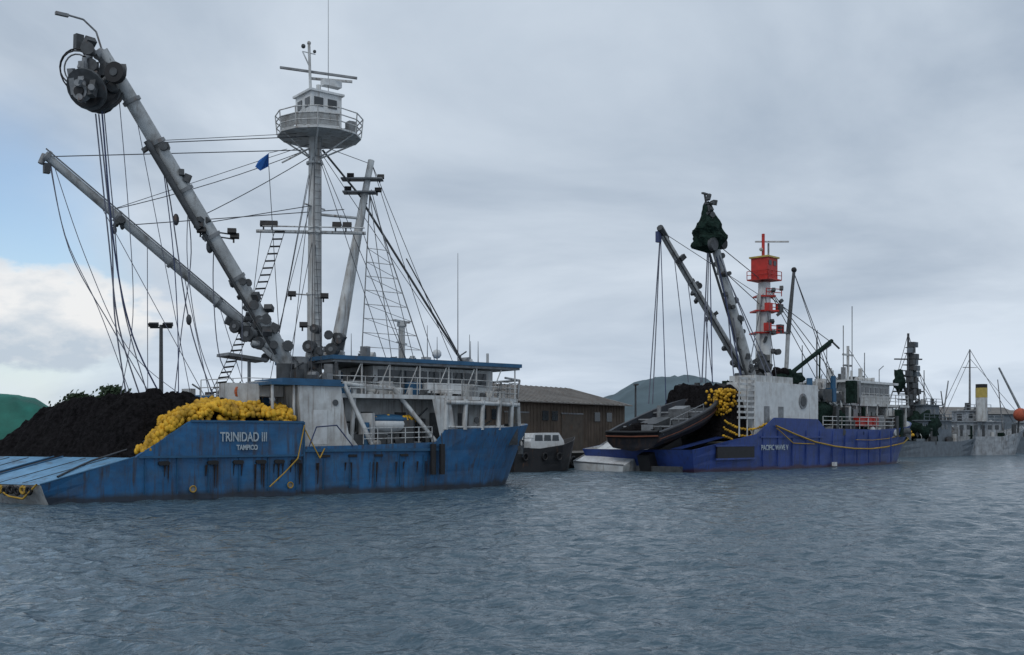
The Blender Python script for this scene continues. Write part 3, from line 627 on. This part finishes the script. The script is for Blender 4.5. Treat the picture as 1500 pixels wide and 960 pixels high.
P.rig_bits((21.2,5.1,12),(21.2,5.1,17.5),(0,.2,.45,.7,.9),DGREY,55,.35,.9,3)
P.cyl((21,6,21.1),(21,6,23.4),.16,RED); P.box((22.0,5.6,22.7),(3.4,.18,.14),WHITE,rz=R(-46)); P.cyl((22,6,21.1),(22,6,22.6),.1,MGREY); P.ball((20.6,6,21.8),.2,WHITE)
P.cyl((25.0,5.5,13.5),(26.2,5.5,20.2),.25,DGREY,r2=.16,n=8); P.ball((26.2,5.5,20.3),.3,BLACK); P.cyl((21.2,6,13.5),(25,5.5,13.7),.12,MGREY); P.cyl((23.5,5,7),(25.0,5.5,13.6),.22,GREY)
P.build()
P=Part('cargo_boom',S2)
A1=Vector((17.6,6,9.2));A2=Vector((6.4,8,22)); P.cyl(A1,A2,.42,GREY,r2=.3,n=10); P.cyl(A2+Vector((-.5,-.3,.2)),A2+Vector((.9,0,-.6)),.32,DGREY); P.box(A2+Vector((-.3,0,-.6)),(.4,.4,1.0),BROPE)
P.rig_bits(A1,A2,(.1,.2,.4,.58,.62,.8),DGREY,51,.38,.5,3); P.cyl(A1+Vector((-.5,-.3,0)),A2+Vector((-.4,-.3,0)),.07,DGREY,n=5)
P.build()
P=Part('main_boom',S2)
C1=Vector((15.5,4,8.8));C2=Vector((10.6,5,21.2)); P.cyl(C1,C2,.5,GREY,r2=.4,n=10)
P.rig_bits(C1,C2,(.1,.2,.3,.42,.55,.66,.78,.9),DGREY,52,.38,.55,3)
P.cyl(C1+Vector((-.8,0,0)),C2+Vector((-.8,0,-1)),.12,DGREY)
P.cyl((16.8,5,3),(16.8,5,9.4),.7,GREY,n=10); P.rig_bits((15,4,8.4),(18.6,4.2,10.6),(0,.2,.4,.6,.8,1),DGREY,53,.6,.8)
P.build()
P=Part('power_block',S2)
vs=[];fs=[];na_,nb_=32,26
for j in range(nb_+1):
    t=j/nb_; z=2.6-4.7*t
    r=float(np.interp(t,[0,.08,.25,.42,.55,.7,.88,1],[.2,.42,.6,.95,1.35,1.5,1.2,.2]))
    for i in range(na_):
        f=2*math.pi*i/na_; rr_=r*(1+.4*mn.fractal(Vector((math.cos(f)*1.2,math.sin(f)*1.2,z*.9+2)),1,2,4)+.1*math.sin(f*5+z*2))
        vs.append((9.5+rr_*math.cos(f)+.5*t,5+rr_*math.sin(f),22.1+z+.12*mn.noise(Vector((f*3,z*3,1)))))
for j in range(nb_):
    for i in range(na_): fs.append((j*na_+i,j*na_+(i+1)%na_,(j+1)*na_+(i+1)%na_,(j+1)*na_+i))
P.add(vs,fs,GNET,False)
P.rig_bits((9.3,4.8,23.2),(9.5,4.6,24.9),(0,.3,.6,1),DGREY,54,.35,.35)
P.cyl((9.4,5,24.5),(9.1,5,25.5),.1,DGREY); P.box((9.2,5,25.4),(.9,.2,.15),DGREY); P.cyl((11.2,4.2,21),(11.2,5.6,21),.55,BLACK,n=12); P.cyl((9.0,3.8,20.6),(9.0,4.2,20.6),.6,DGREY,n=14)
P.build()
P=Part('rigging',S2)
for a,b,m,r in((A2,(4.6,8,6),RROPE,.05),(A2,(5.2,8,6),RROPE,.05),(A2,(5.9,7,6),BROPE,.04),((9.6,5,20),(8.7,5,8),RROPE,.06),((9.8,5,20),(9.3,5,8),RROPE,.05),((10,5,20),(10.4,5,8),BROPE,.05),
               (A2,(21,6,17),WIRE,.03),(C2,(21,6,18.6),WIRE,.04),(C1.lerp(C2,.8),(21,6,16),WIRE,.04),((21.2,6,18.6),(27,2,6.5),WIRE,.04),((21.2,6,18.6),(30,2,6.5),WIRE,.04),((21.2,6,18.6),(35,5,9),WIRE,.04),
               ((21.2,6,18),(16,1.5,8),WIRE,.04),((21.2,6,18),(13,3,8),WIRE,.04),(A1.lerp(A2,.7),(10,6,8),RROPE,.04),(A1.lerp(A2,.5),(12,6,8),RROPE,.04),(A1.lerp(A2,.85),(8,6,8),RROPE,.04),
               (C1.lerp(C2,.7),(11,3,8),RROPE,.06),(C1.lerp(C2,.5),(12,3,8),RROPE,.05),((26.2,5.5,20),(29,2,6.5),WIRE,.04),((26.2,5.5,20),(34,5,9),WIRE,.04),((39,6,13),(51,6,5),WIRE,.03),
               (C2,(13.5,1,8.4),RROPE,.05),(C2,(12.4,3,8),BROPE,.06),(C1.lerp(C2,.9),(14.5,1,8.4),RROPE,.05)):
    P.cable(a,b,m,r)
P.build()

# =================================================================== distant ships
def small_ship(name,loc,rot,Ln,bm,mh,zt,house,masts,seed,funnel=None,extra=None,ncl=60,bits=0):
    E=empty(name,loc,R(rot)); c=bm/2
    st=[(0,c*.85,c*.95,zt,zt-.6,-.3),(Ln*.2,c,c,zt*.95,zt-.7,0),(Ln*.6,c,c,zt*.95,zt-.7,0),(Ln*.8,c*.75,c*.9,zt*1.15,zt-.5,.3),(Ln*.93,c*.3,c*.5,zt*1.35,zt-.3,1.2),(Ln,.1,.12,zt*1.5,zt,2.2)]
    hull(E,st,c,mh,DECK).build()
    P=Part('superstructure',E)
    for (x0,x1,y0,y1,z0,z1,m) in house:
        P.bx(x0,x1,y0,y1,z0,z1,m); P.bx(x0-.3,x1+.3,y0-.3,y1+.3,z1,z1+.15,m)
        x=x0+.4
        while x<x1-.8: P.bx(x,x+.7,y0-.05,y0+.1,z1-1.2,z1-.5,GLASS); x+=1.3
        P.rail([(x0-.3,y0-.3,z1+.15),(x1+.3,y0-.3,z1+.15)],.9,m,1.5,.05,2)
    clutter(P,1,Ln*.8,.5,bm-.5,zt-.6,ncl,[MGREY,DGREY,WHITE,GNET,DGREY,HGREY],.4,1.4,2.8,seed)
    for (x0,x1,y0,y1,z0,z1,m) in house: clutter(P,x0,x1,y0,y1,z1,8,[MGREY,DGREY,WHITE],.3,.9,1.4,seed+3)
    if funnel: 
        x,y,z0,z1,m1=funnel; P.cyl((x,y,z0),(x,y,z1-2.2),.9,WHITE,n=14); P.cyl((x,y,z1-2.2),(x,y,z1-.6),.92,m1,n=14); P.cyl((x,y,z1-.6),(x,y,z1),.9,BLACK,n=14)
    P.build()
    P=Part('masts',E)
    for j,(a,b,r,m) in enumerate(masts):
        P.cyl(a,b,r,m,r2=r*.6,n=7)
        if j<bits: P.rig_bits(a,b,(.55,.8),DGREY,seed+j,.3,.4,2)
        if j==0: P.cable(b,(max(0,b[0]-8),b[1],zt+1),WIRE,.045); P.cable(b,(min(Ln,b[0]+9),b[1],zt+1),WIRE,.045)
    if extra: extra(P)
    P.build()
    return E
def latt(P):
    rg=random.Random(3)
    for z in np.arange(6,17,.9):
        w=2.2*(1-(z-6)/14); 
        for s in(-1,1):
            P.cyl((11+s*w,5-w*.5,z),(11+s*(w-.12),5-w*.5,z+.9),.12,DGREY,n=5); P.cyl((11+s*w,5-w*.5,z),(11-s*w,5-w*.5,z+.9),.07,DGREY,n=4)
        P.box((11,5,z),(w*2,w,.12),DGREY)
        for k in range(2): P.box((11+rg.uniform(-1.8,1.8)*w/1.6,4.2,z+.4),(.9,.8,.8),rg.choice([DGREY,HGREY,DGREY]))
    for z,w in((15,4.5),(12.5,4.0),(10,5)): P.box((11,5,z),(w,.3,.2),DGREY,rz=-.6)
    P.lump((6.5,4,11.5),(.9,.8,1.7),GNET,4); P.cyl((13,5,6),(6.6,4,12.5),.22,DGREY); 
    for t in range(320): P.ball((2.5+rg.gauss(0,1.6),1.5+rg.random()*2,2.9+abs(rg.gauss(0,.9))),.24,YEL,a=6,b=4)
    P.lump((3,4.5,3),(3.5,3.2,2.2),GNET,6); P.lump((12,3,4),(4,2,2.8),GNET,7)
    for a,b in(((11,5,16.5),(2,5,4)),((11,5,16.5),(24,5,4)),((11,5,14),(20,2,4)),((6.6,4,12.5),(4,3,4))): P.cable(a,b,WIRE,.045)
small_ship('fishing_trawler',(56.5,158,0),42,30,9,HGREY,2.4,[(9,18,1.5,7.5,1.8,5.4,HGREY),(11,16,2.5,6.5,5.5,7.8,HGREY)],
    [((11,5,5),(11,5,19),.3,DGREY),((19,4,2),(22,4,12),.16,MGREY),((11,5,16),(11,5,18.6),.1,DGREY),((16,5,7),(16,5,13.5),.12,MGREY)],41,None,latt,70,1)
def rb(P):
    P.ball((13.5,.0,6.6),(1.1,1.1,1.1),mat('orange_buoy',(.38,.08,.04),.7,rust=.5),a=14,b=10); P.cyl((13.5,.6,3.5),(13.5,.3,6),.15,DGREY)
    P.cable((7,4,16),(18,4,5),WIRE,.04); P.cable((7,4,16),(1,4,4),WIRE,.04)
WHITE3=mat('grimy_white_paint',(.32,.35,.38),.6,var=.3,rust=.9,streak=True,rustcol=(.10,.09,.085))
small_ship('cargo_ship',(70,176,0),12,17,8,WHITE3,3.2,[(3,11,1.5,6.5,2.6,5.4,WHITE3),(5,9,2,6,5.6,7.2,WHITE3)],
    [((7,4,7),(7,4,17.5),.2,MGREY),((5.7,4,14.5),(8.3,4,14.5),.07,MGREY),((12.5,3,4),(11.5,3,12.5),.12,MGREY),((2,3,4),(1,3,10.5),.14,DGREY)],42,(7.2,1.2,5.5,11.6,FUNY),rb,60,0)
small_ship('fishing_trawler.001',(91,196,0),30,26,8,HGREY,3.0,[(8,16,1.5,6.5,2.4,5.6,WHITE3),(10,14,2,6,5.8,8,WHITE3)],
    [((12,4,8),(12,4,14),.2,MGREY),((7,3,5),(-1.5,3,15.5),.28,GREY)],43,None,None,40,0)
E=empty('workboat',(.3,91.3,0),R(30)); E.scale=(.8,.9,1)
hull(E,[(0,1.8,2.1,2.1,1.6,-.1),(3,2.1,2.3,2.0,1.5,0),(6,1.7,2.1,2.3,1.6,.2),(8,.7,1.2,2.7,1.8,.6),(9,.05,.08,3.0,2.2,.9)],2.2,mat('black_hull_paint',(.02,.02,.022),.5,rust=.4),DECK).build()
P=Part('cabin',E)
prism(P,[(2.6,1.5),(2.4,2.6),(2.9,3.3),(6.0,3.35),(6.6,2.7),(7.0,1.6)],.9,3.4,WHITE2)
for x0,x1 in((2.95,3.95),(4.1,5.0),(5.15,6.0)): P.add([(x0,.88,2.65),(x1,.88,2.65),(x1-.05,.88,3.15),(x0+.05,.88,3.15)],[(0,1,2,3)],GLASS)
P.tube([(.2,.2,2.1),(.3,.2,2.9),(2.4,.2,2.9)],.05,WHITE); clutter(P,.2,2.3,.6,3.5,1.5,7,[DGREY,MGREY,BLACK],.3,.8,1,8)
for x in(1.2,3.6,5.4): P.ring((x,-.05,1.3),.3,.11,BLACK,axis=(0,1,0),n=14)
P.build()

# =================================================================== land, quay, buildings
edge=[(-400,-120),(-60,28),(-31.5,56),(-8,78.5),(-4,80),(-2.5,99.5),(4.5,100.5),(42,141),(52,166),(68,192),(82,214),(120,270),(400,520),(1500,1300)]
poly=edge+[(3500,3500),(-3500,3500),(-3500,-120)]
P=Part('quayside_ground'); P.add([(x,y,1.5) for x,y in poly],[tuple(range(len(poly)))],CONC)
P.build()
P=Part('quay_wall')
for a,b in zip(edge[:-1],edge[1:]):
    P.add([(a[0],a[1],-2),(b[0],b[1],-2),(b[0],b[1],1.496),(a[0],a[1],1.496)],[(0,1,2,3),(3,2,1,0)],QUAY)
P.build()
P=Part('quay_bollards_and_tyres')
for a,b in zip(edge[2:9],edge[3:10]):
    a=Vector((*a,0));b=Vector((*b,0));n=max(1,int((b-a).length/3)); d=(b-a).normalized(); nn=Vector((d.y,-d.x,0))
    for i in range(n):
        p=a.lerp(b,(i+.5)/n); P.ring(p+nn*.2+Vector((0,0,.7)),.4,.14,BLACK,axis=nn,n=12)
        if i%3==0: P.cyl(p-nn*.6+Vector((0,0,1.5)),p-nn*.6+Vector((0,0,2.0)),.2,DGREY); 
P.build()
W=empty('warehouse',(1,110,1.5),math.atan2(.8,.6))
P=Part('walls',W)
P.bx(-22,20,0,16,0,5.1,WALLB)
x=-22
while x<20: P.bx(x,x+.06,-.04,.0,0,5.1,WALLB); x+=.6
for x0,x1 in((-14,-10),(-3,1),(7,11)):
    P.bx(x0,x1,-.08,-.045,0,3.9,DOOR); P.bx(x0-.1,x1+.1,-.13,-.085,3.9,4.05,MGREY)
for x in(-7,-5,3.5,5.2,13.5,16): P.bx(x,x+1.1,-.07,-.045,3.2,4.2,GLASS)
P.build()
P=Part('roof',W)
for s in(0,1):
    y0,y1=(-.7,8) if s==0 else (16.7,8)
    vs=[(-22.6,y0,5.0),(20.6,y0,5.0),(20.6,y1,7.2),(-22.6,y1,7.2)]; P.add(vs+[(a,b,c+.12) for a,b,c in vs],[(0,1,2,3),(4,5,6,7),(0,1,5,4),(1,2,6,5),(3,0,4,7)],ROOF)
x=-22.5
while x<20.5: P.cyl((x,-.7,5.15),(x,8,7.35),.05,ROOF,n=4); x+=1.0
P.add([(20,0,5.1),(20,16,5.1),(20,8,7.2)],[(0,1,2)],WALLB); P.add([(-22,0,5.1),(-22,16,5.1),(-22,8,7.2)],[(2,1,0)],WALLB)
P.build()
for i,(x,y,w,d,h,m) in enumerate(((86,250,26,12,6,ROOF),(125,290,34,14,7,WHITE3),(60,235,18,10,5,WALLB),(104,262,20,10,7,HGREY))):
    E=empty('port_shed' if i==0 else 'port_shed.%03d'%i,(x,y,1.5),R(15)); P=Part('walls',E); P.bx(0,w,0,d,0,h,m)
    for k in range(int(w/4)): P.bx(1+k*4,3+k*4,-.06,-.01,.1,2.6,DGREY)
    P.build(); P=Part('roof',E); P.add([(-.5,-.5,h),(w+.5,-.5,h),(w+.5,d/2,h+1.8),(-.5,d/2,h+1.8),(w+.5,d+.5,h),(-.5,d+.5,h)],[(0,1,2,3),(3,2,4,5),(1,4,2),(0,3,5)],ROOF); P.build()
P=Part('tarpaulin_covered_heap'); vs=[];nu,nv=30,24
for j in range(nv+1):
    for i in range(nu+1):
        a=i/nu*2-1;b=j/nv*2-1
        h=max(0,(1-abs(a)**2.4)*(1-abs(b)**2.6))**.6
        vs.append((-34.5+a*5.3,73+b*3.5,1.5+h*4.4+.25*mn.fractal(Vector((a*4,b*4,1)),1,2,4)*h))
P.add(vs,[(j*(nu+1)+i,j*(nu+1)+i+1,(j+1)*(nu+1)+i+1,(j+1)*(nu+1)+i) for j in range(nv) for i in range(nu)],TARP,True); P.build()
P=Part('floodlight_pole')
P.cyl((-25.7,80,1.5),(-25.7,80,11.2),.19,DGREY,r2=.13,n=8); P.cyl((-26.5,80,11.0),(-24.9,80,11.0),.07,DGREY)
for dx in(-.7,-.35,.35,.7): P.box((-25.7+dx,79.9,11.2),(.34,.3,.26),BLACK,rx=.4)
P.build()
P=Part('street_lamp')
P.cyl((13.8,122,1.5),(13.8,122,8.8),.14,DGREY,r2=.1,n=8); P.box((13.8,121.6,8.8),(.5,1.1,.16),DGREY)
P.build()
def tree(name,loc,h,cr,seed):
    rg=random.Random(seed); E=empty(name,loc,0)
    P=Part('trunk',E); top=Vector((0,0,h*.6)); P.cyl((0,0,0),top,.35,BARK,r2=.2,n=8)
    tips=[]
    for i in range(9):
        a=rg.uniform(0,6.28); q=Vector((math.cos(a)*cr*rg.uniform(.3,.8),math.sin(a)*cr*rg.uniform(.3,.8),h*rg.uniform(.6,.92)))
        P.cyl(L3((0,0,h*.35),top,rg.random()),q,.13,BARK,r2=.04,n=5); tips.append(q)
    P.build(); P=Part('crown',E)
    for q in tips+[Vector((0,0,h*.9))]:
        for k in range(230):
            d=Vector((rg.gauss(0,1),rg.gauss(0,1),rg.gauss(0,.6)))*cr*.27; c=q+d; s=rg.uniform(.16,.38)
            n=Vector((rg.uniform(-1,1),rg.uniform(-1,1),rg.uniform(-.3,1))).normalized(); a=n.orthogonal()*s; b=n.cross(a)
            P.add([c+a,c+b*.6,c-a,c-b*.6],[(0,1,2,3)],FOL)
    P.build()
tree('broadleaf_tree',(-62,158,1.5),7.6,2.8,1); tree('broadleaf_tree.001',(-58.5,160,1.5),8.8,2.3,2); tree('broadleaf_tree.002',(-66,165,1.5),6.8,3.2,3)
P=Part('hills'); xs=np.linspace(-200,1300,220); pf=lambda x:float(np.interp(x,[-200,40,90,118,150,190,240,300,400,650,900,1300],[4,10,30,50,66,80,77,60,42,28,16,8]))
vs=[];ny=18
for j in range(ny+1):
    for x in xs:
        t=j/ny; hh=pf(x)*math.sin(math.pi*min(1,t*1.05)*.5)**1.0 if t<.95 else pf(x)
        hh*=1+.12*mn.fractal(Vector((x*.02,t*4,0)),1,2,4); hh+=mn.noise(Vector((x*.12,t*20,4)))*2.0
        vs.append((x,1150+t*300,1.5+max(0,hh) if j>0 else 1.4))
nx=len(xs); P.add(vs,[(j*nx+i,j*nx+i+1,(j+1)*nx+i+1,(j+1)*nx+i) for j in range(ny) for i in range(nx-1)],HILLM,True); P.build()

# =================================================================== water
nr,na=900,620
rr=np.concatenate([np.geomspace(5.0,200,nr-60),np.geomspace(205,6000,60)])
aa=np.radians(np.concatenate([np.linspace(-80,-34,60,endpoint=False),np.linspace(-34,34,na-120),np.linspace(34.6,80,60)]))
Rg,Ag=np.meshgrid(rr,aa,indexing='ij'); X=Rg*np.sin(Ag); Y=Rg*np.cos(Ag)
Z=np.zeros_like(X); DX=np.zeros_like(X); DY=np.zeros_like(X)
rs=np.random.RandomState(3)
lams=np.geomspace(.2,3.8,80)
spacing=Rg*.0042
for lam in lams:
    th=np.radians(240)+rs.normal(0,.6); k=2*np.pi/lam
    amp=.0095*lam**.95*rs.uniform(.5,1.3)*min(1,(1.0/lam)**.8)
    ph=k*(X*np.cos(th)+Y*np.sin(th))+rs.uniform(0,6.28)+.9*np.sin((X*np.cos(th+1.2)+Y*np.sin(th+1.2))*k*.13+rs.uniform(0,6.28))
    mod=.55+.65*np.sin((X*np.cos(th+1.4)+Y*np.sin(th+1.4))*k*.25+rs.uniform(0,6.28))
    fade=np.clip((lam/spacing-2.2)/2.,0,1)
    A=amp*mod*fade; Z+=A*np.sin(ph); DX+=.8*A*np.cos(th)*np.cos(ph); DY+=.8*A*np.sin(th)*np.cos(ph)
X=X+DX;Y=Y+DY
co=np.stack([X,Y,Z],-1).reshape(-1,3)
NA=len(aa);NR=len(rr)
ii,jj=np.meshgrid(np.arange(NR-1),np.arange(NA-1),indexing='ij'); q=(ii*NA+jj).ravel()
faces=np.stack([q,q+NA,q+NA+1,q+1],-1)[:, ::-1]
me=bpy.data.meshes.new('water'); me.vertices.add(len(co)); me.vertices.foreach_set('co',co.astype(np.float32).ravel())
me.loops.add(faces.size); me.loops.foreach_set('vertex_index',faces.astype(np.int32).ravel())
me.polygons.add(len(faces)); me.polygons.foreach_set('loop_start',np.arange(0,faces.size,4,dtype=np.int32)); me.polygons.foreach_set('loop_total',np.full(len(faces),4,dtype=np.int32))
me.polygons.foreach_set('use_smooth',np.ones(len(faces),dtype=bool)); me.update(); me.validate()
w=bpy.data.objects.new('water',me); scene.collection.objects.link(w)
m=bpy.data.materials.new('harbour_water'); m.use_nodes=True; N=m.node_tree.nodes;L=m.node_tree.links;b=N['Principled BSDF']
b.inputs['Base Color'].default_value=(.066,.108,.14,1); b.inputs['Roughness'].default_value=.13; b.inputs['IOR'].default_value=1.33; b.inputs['Specular IOR Level'].default_value=.5
tc=N.new('ShaderNodeTexCoord'); mp=N.new('ShaderNodeMapping'); mp.inputs['Scale'].default_value=(.95,1.0,1); L.new(tc.outputs['Object'],mp.inputs['Vector'])
n1=N.new('ShaderNodeTexNoise'); n1.inputs['Scale'].default_value=4.2; n1.inputs['Detail'].default_value=4; n1.inputs['Distortion'].default_value=.5; L.new(mp.outputs['Vector'],n1.inputs['Vector'])
n2=N.new('ShaderNodeTexNoise'); n2.inputs['Scale'].default_value=1.3; n2.inputs['Detail'].default_value=3; n2.inputs['Distortion'].default_value=.5; L.new(mp.outputs['Vector'],n2.inputs['Vector'])
b1_=N.new('ShaderNodeBump'); b1_.inputs['Strength'].default_value=.75; b1_.inputs['Distance'].default_value=.14; L.new(n1.outputs['Fac'],b1_.inputs['Height'])
b2_=N.new('ShaderNodeBump'); b2_.inputs['Strength'].default_value=.8; b2_.inputs['Distance'].default_value=.45; L.new(n2.outputs['Fac'],b2_.inputs['Height']); L.new(b1_.outputs['Normal'],b2_.inputs['Normal'])
L.new(b2_.outputs['Normal'],b.inputs['Normal']); me.materials.append(m)

# =================================================================== sky + sun + camera
wd=bpy.data.worlds.new('World'); scene.world=wd; wd.use_nodes=True; N=wd.node_tree.nodes; L=wd.node_tree.links; N.clear()
out=N.new('ShaderNodeOutputWorld'); sky=N.new('ShaderNodeTexSky'); sky.sky_type='NISHITA'; sky.sun_disc=False; sky.sun_elevation=R(48); sky.sun_rotation=R(200)
bg1=N.new('ShaderNodeBackground'); bg1.inputs['Strength'].default_value=.15; L.new(sky.outputs['Color'],bg1.inputs['Color'])
tc=N.new('ShaderNodeTexCoord'); sp=N.new('ShaderNodeSeparateXYZ'); L.new(tc.outputs['Generated'],sp.inputs['Vector'])
def M(op,a,b=None,c=None):
    n=N.new('ShaderNodeMath'); n.operation=op
    for i,x in enumerate((a,b,c)):
        if x is None: continue
        if isinstance(x,(int,float)): n.inputs[i].default_value=x
        else: L.new(x,n.inputs[i])
    return n.outputs[0]
def MR(val,a,b,c=0.,d=1.):
    n=N.new('ShaderNodeMapRange'); n.interpolation_type='SMOOTHSTEP'
    n.inputs['From Min'].default_value=a;n.inputs['From Max'].default_value=b;n.inputs['To Min'].default_value=c;n.inputs['To Max'].default_value=d
    L.new(val,n.inputs['Value']); return n.outputs['Result']
zc=M('ADD',M('ABSOLUTE',sp.outputs['Z']),.22)
cx=M('DIVIDE',sp.outputs['X'],zc); cy=M('DIVIDE',sp.outputs['Y'],zc)
cb=N.new('ShaderNodeCombineXYZ'); L.new(cx,cb.inputs['X']); L.new(cy,cb.inputs['Y'])
ns=N.new('ShaderNodeTexNoise'); ns.inputs['Scale'].default_value=1.05; ns.inputs['Detail'].default_value=8; ns.inputs['Roughness'].default_value=.54; ns.inputs['Distortion'].default_value=.45; L.new(cb.outputs['Vector'],ns.inputs['Vector'])
rp=N.new('ShaderNodeValToRGB'); e=rp.color_ramp.elements; e[0].position=.36; e[0].color=(.40,.48,.585,1); e[1].position=.63; e[1].color=(.64,.72,.815,1)
L.new(ns.outputs['Fac'],rp.inputs['Fac'])
bg2=N.new('ShaderNodeBackground'); L.new(rp.outputs['Color'],bg2.inputs['Color']); L.new(MR(sp.outputs['Z'],.0,.16,1.12,1.0),bg2.inputs['Strength'])
def dist(c,sx,sz):
    dv=N.new('ShaderNodeVectorMath'); dv.operation='DISTANCE'; dv.inputs[1].default_value=(c[0]*sx,c[1]*sx,c[2]*sz)
    mp=N.new('ShaderNodeMapping'); mp.inputs['Scale'].default_value=(sx,sx,sz); L.new(tc.outputs['Generated'],mp.inputs['Vector']); L.new(mp.outputs['Vector'],dv.inputs[0]); return dv.outputs['Value']
nb=N.new('ShaderNodeTexNoise'); nb.inputs['Scale'].default_value=6; nb.inputs['Detail'].default_value=6; L.new(tc.outputs['Generated'],nb.inputs['Vector'])
dd=M('ADD',dist((-.43,.89,.15),1,1.25),M('MULTIPLY',M('SUBTRACT',nb.outputs['Fac'],.5),.22))
mix=N.new('ShaderNodeMixShader'); L.new(MR(dd,.04,.19,.0,1.),mix.inputs['Fac']); L.new(bg1.outputs[0],mix.inputs[1]); L.new(bg2.outputs[0],mix.inputs[2])
nc=N.new('ShaderNodeTexNoise'); nc.inputs['Scale'].default_value=13; nc.inputs['Detail'].default_value=9; nc.inputs['Roughness'].default_value=.55
mp2=N.new('ShaderNodeMapping'); mp2.inputs['Scale'].default_value=(1,1,2.0); mp2.inputs['Location'].default_value=(.3,0,.1); L.new(tc.outputs['Generated'],mp2.inputs['Vector']); L.new(mp2.outputs['Vector'],nc.inputs['Vector'])
dc=M('ADD',dist((-.40,.91,.095),1,2.4),M('MULTIPLY',M('SUBTRACT',nc.outputs['Fac'],.5),.24))
cf=MR(dc,.125,.09,0.,.95)
cr=N.new('ShaderNodeValToRGB'); cr.color_ramp.elements[0].position=.38; cr.color_ramp.elements[0].color=(.52,.60,.69,1); cr.color_ramp.elements[1].position=.6; cr.color_ramp.elements[1].color=(.88,.88,.88,1)
L.new(M('ADD',nc.outputs['Fac'],MR(sp.outputs['Z'],.05,.11,-.2,.1)),cr.inputs['Fac'])
bg3=N.new('ShaderNodeBackground'); L.new(cr.outputs['Color'],bg3.inputs['Color'])
mix2=N.new('ShaderNodeMixShader'); L.new(cf,mix2.inputs['Fac']); L.new(mix.outputs[0],mix2.inputs[1]); L.new(bg3.outputs[0],mix2.inputs[2])
L.new(mix2.outputs[0],out.inputs['Surface'])
sl=bpy.data.lights.new('sun','SUN'); sl.energy=.8; sl.angle=R(18); sl.color=(1,.96,.9)
so=bpy.data.objects.new('sun',sl); scene.collection.objects.link(so)
az=R(200); el=R(48); d=Vector((math.sin(az)*math.cos(el),math.cos(az)*math.cos(el),math.sin(el)))
so.rotation_euler=d.to_track_quat('Z','Y').to_euler()
cam=bpy.data.cameras.new('camera'); cam.lens=38.4; cam.sensor_width=36; cam.shift_y=160/1500; cam.clip_end=9000; cam.clip_start=.1
co_=bpy.data.objects.new('camera',cam); co_.location=(0,0,3); co_.rotation_euler=(R(90),0,0); scene.collection.objects.link(co_); scene.camera=co_
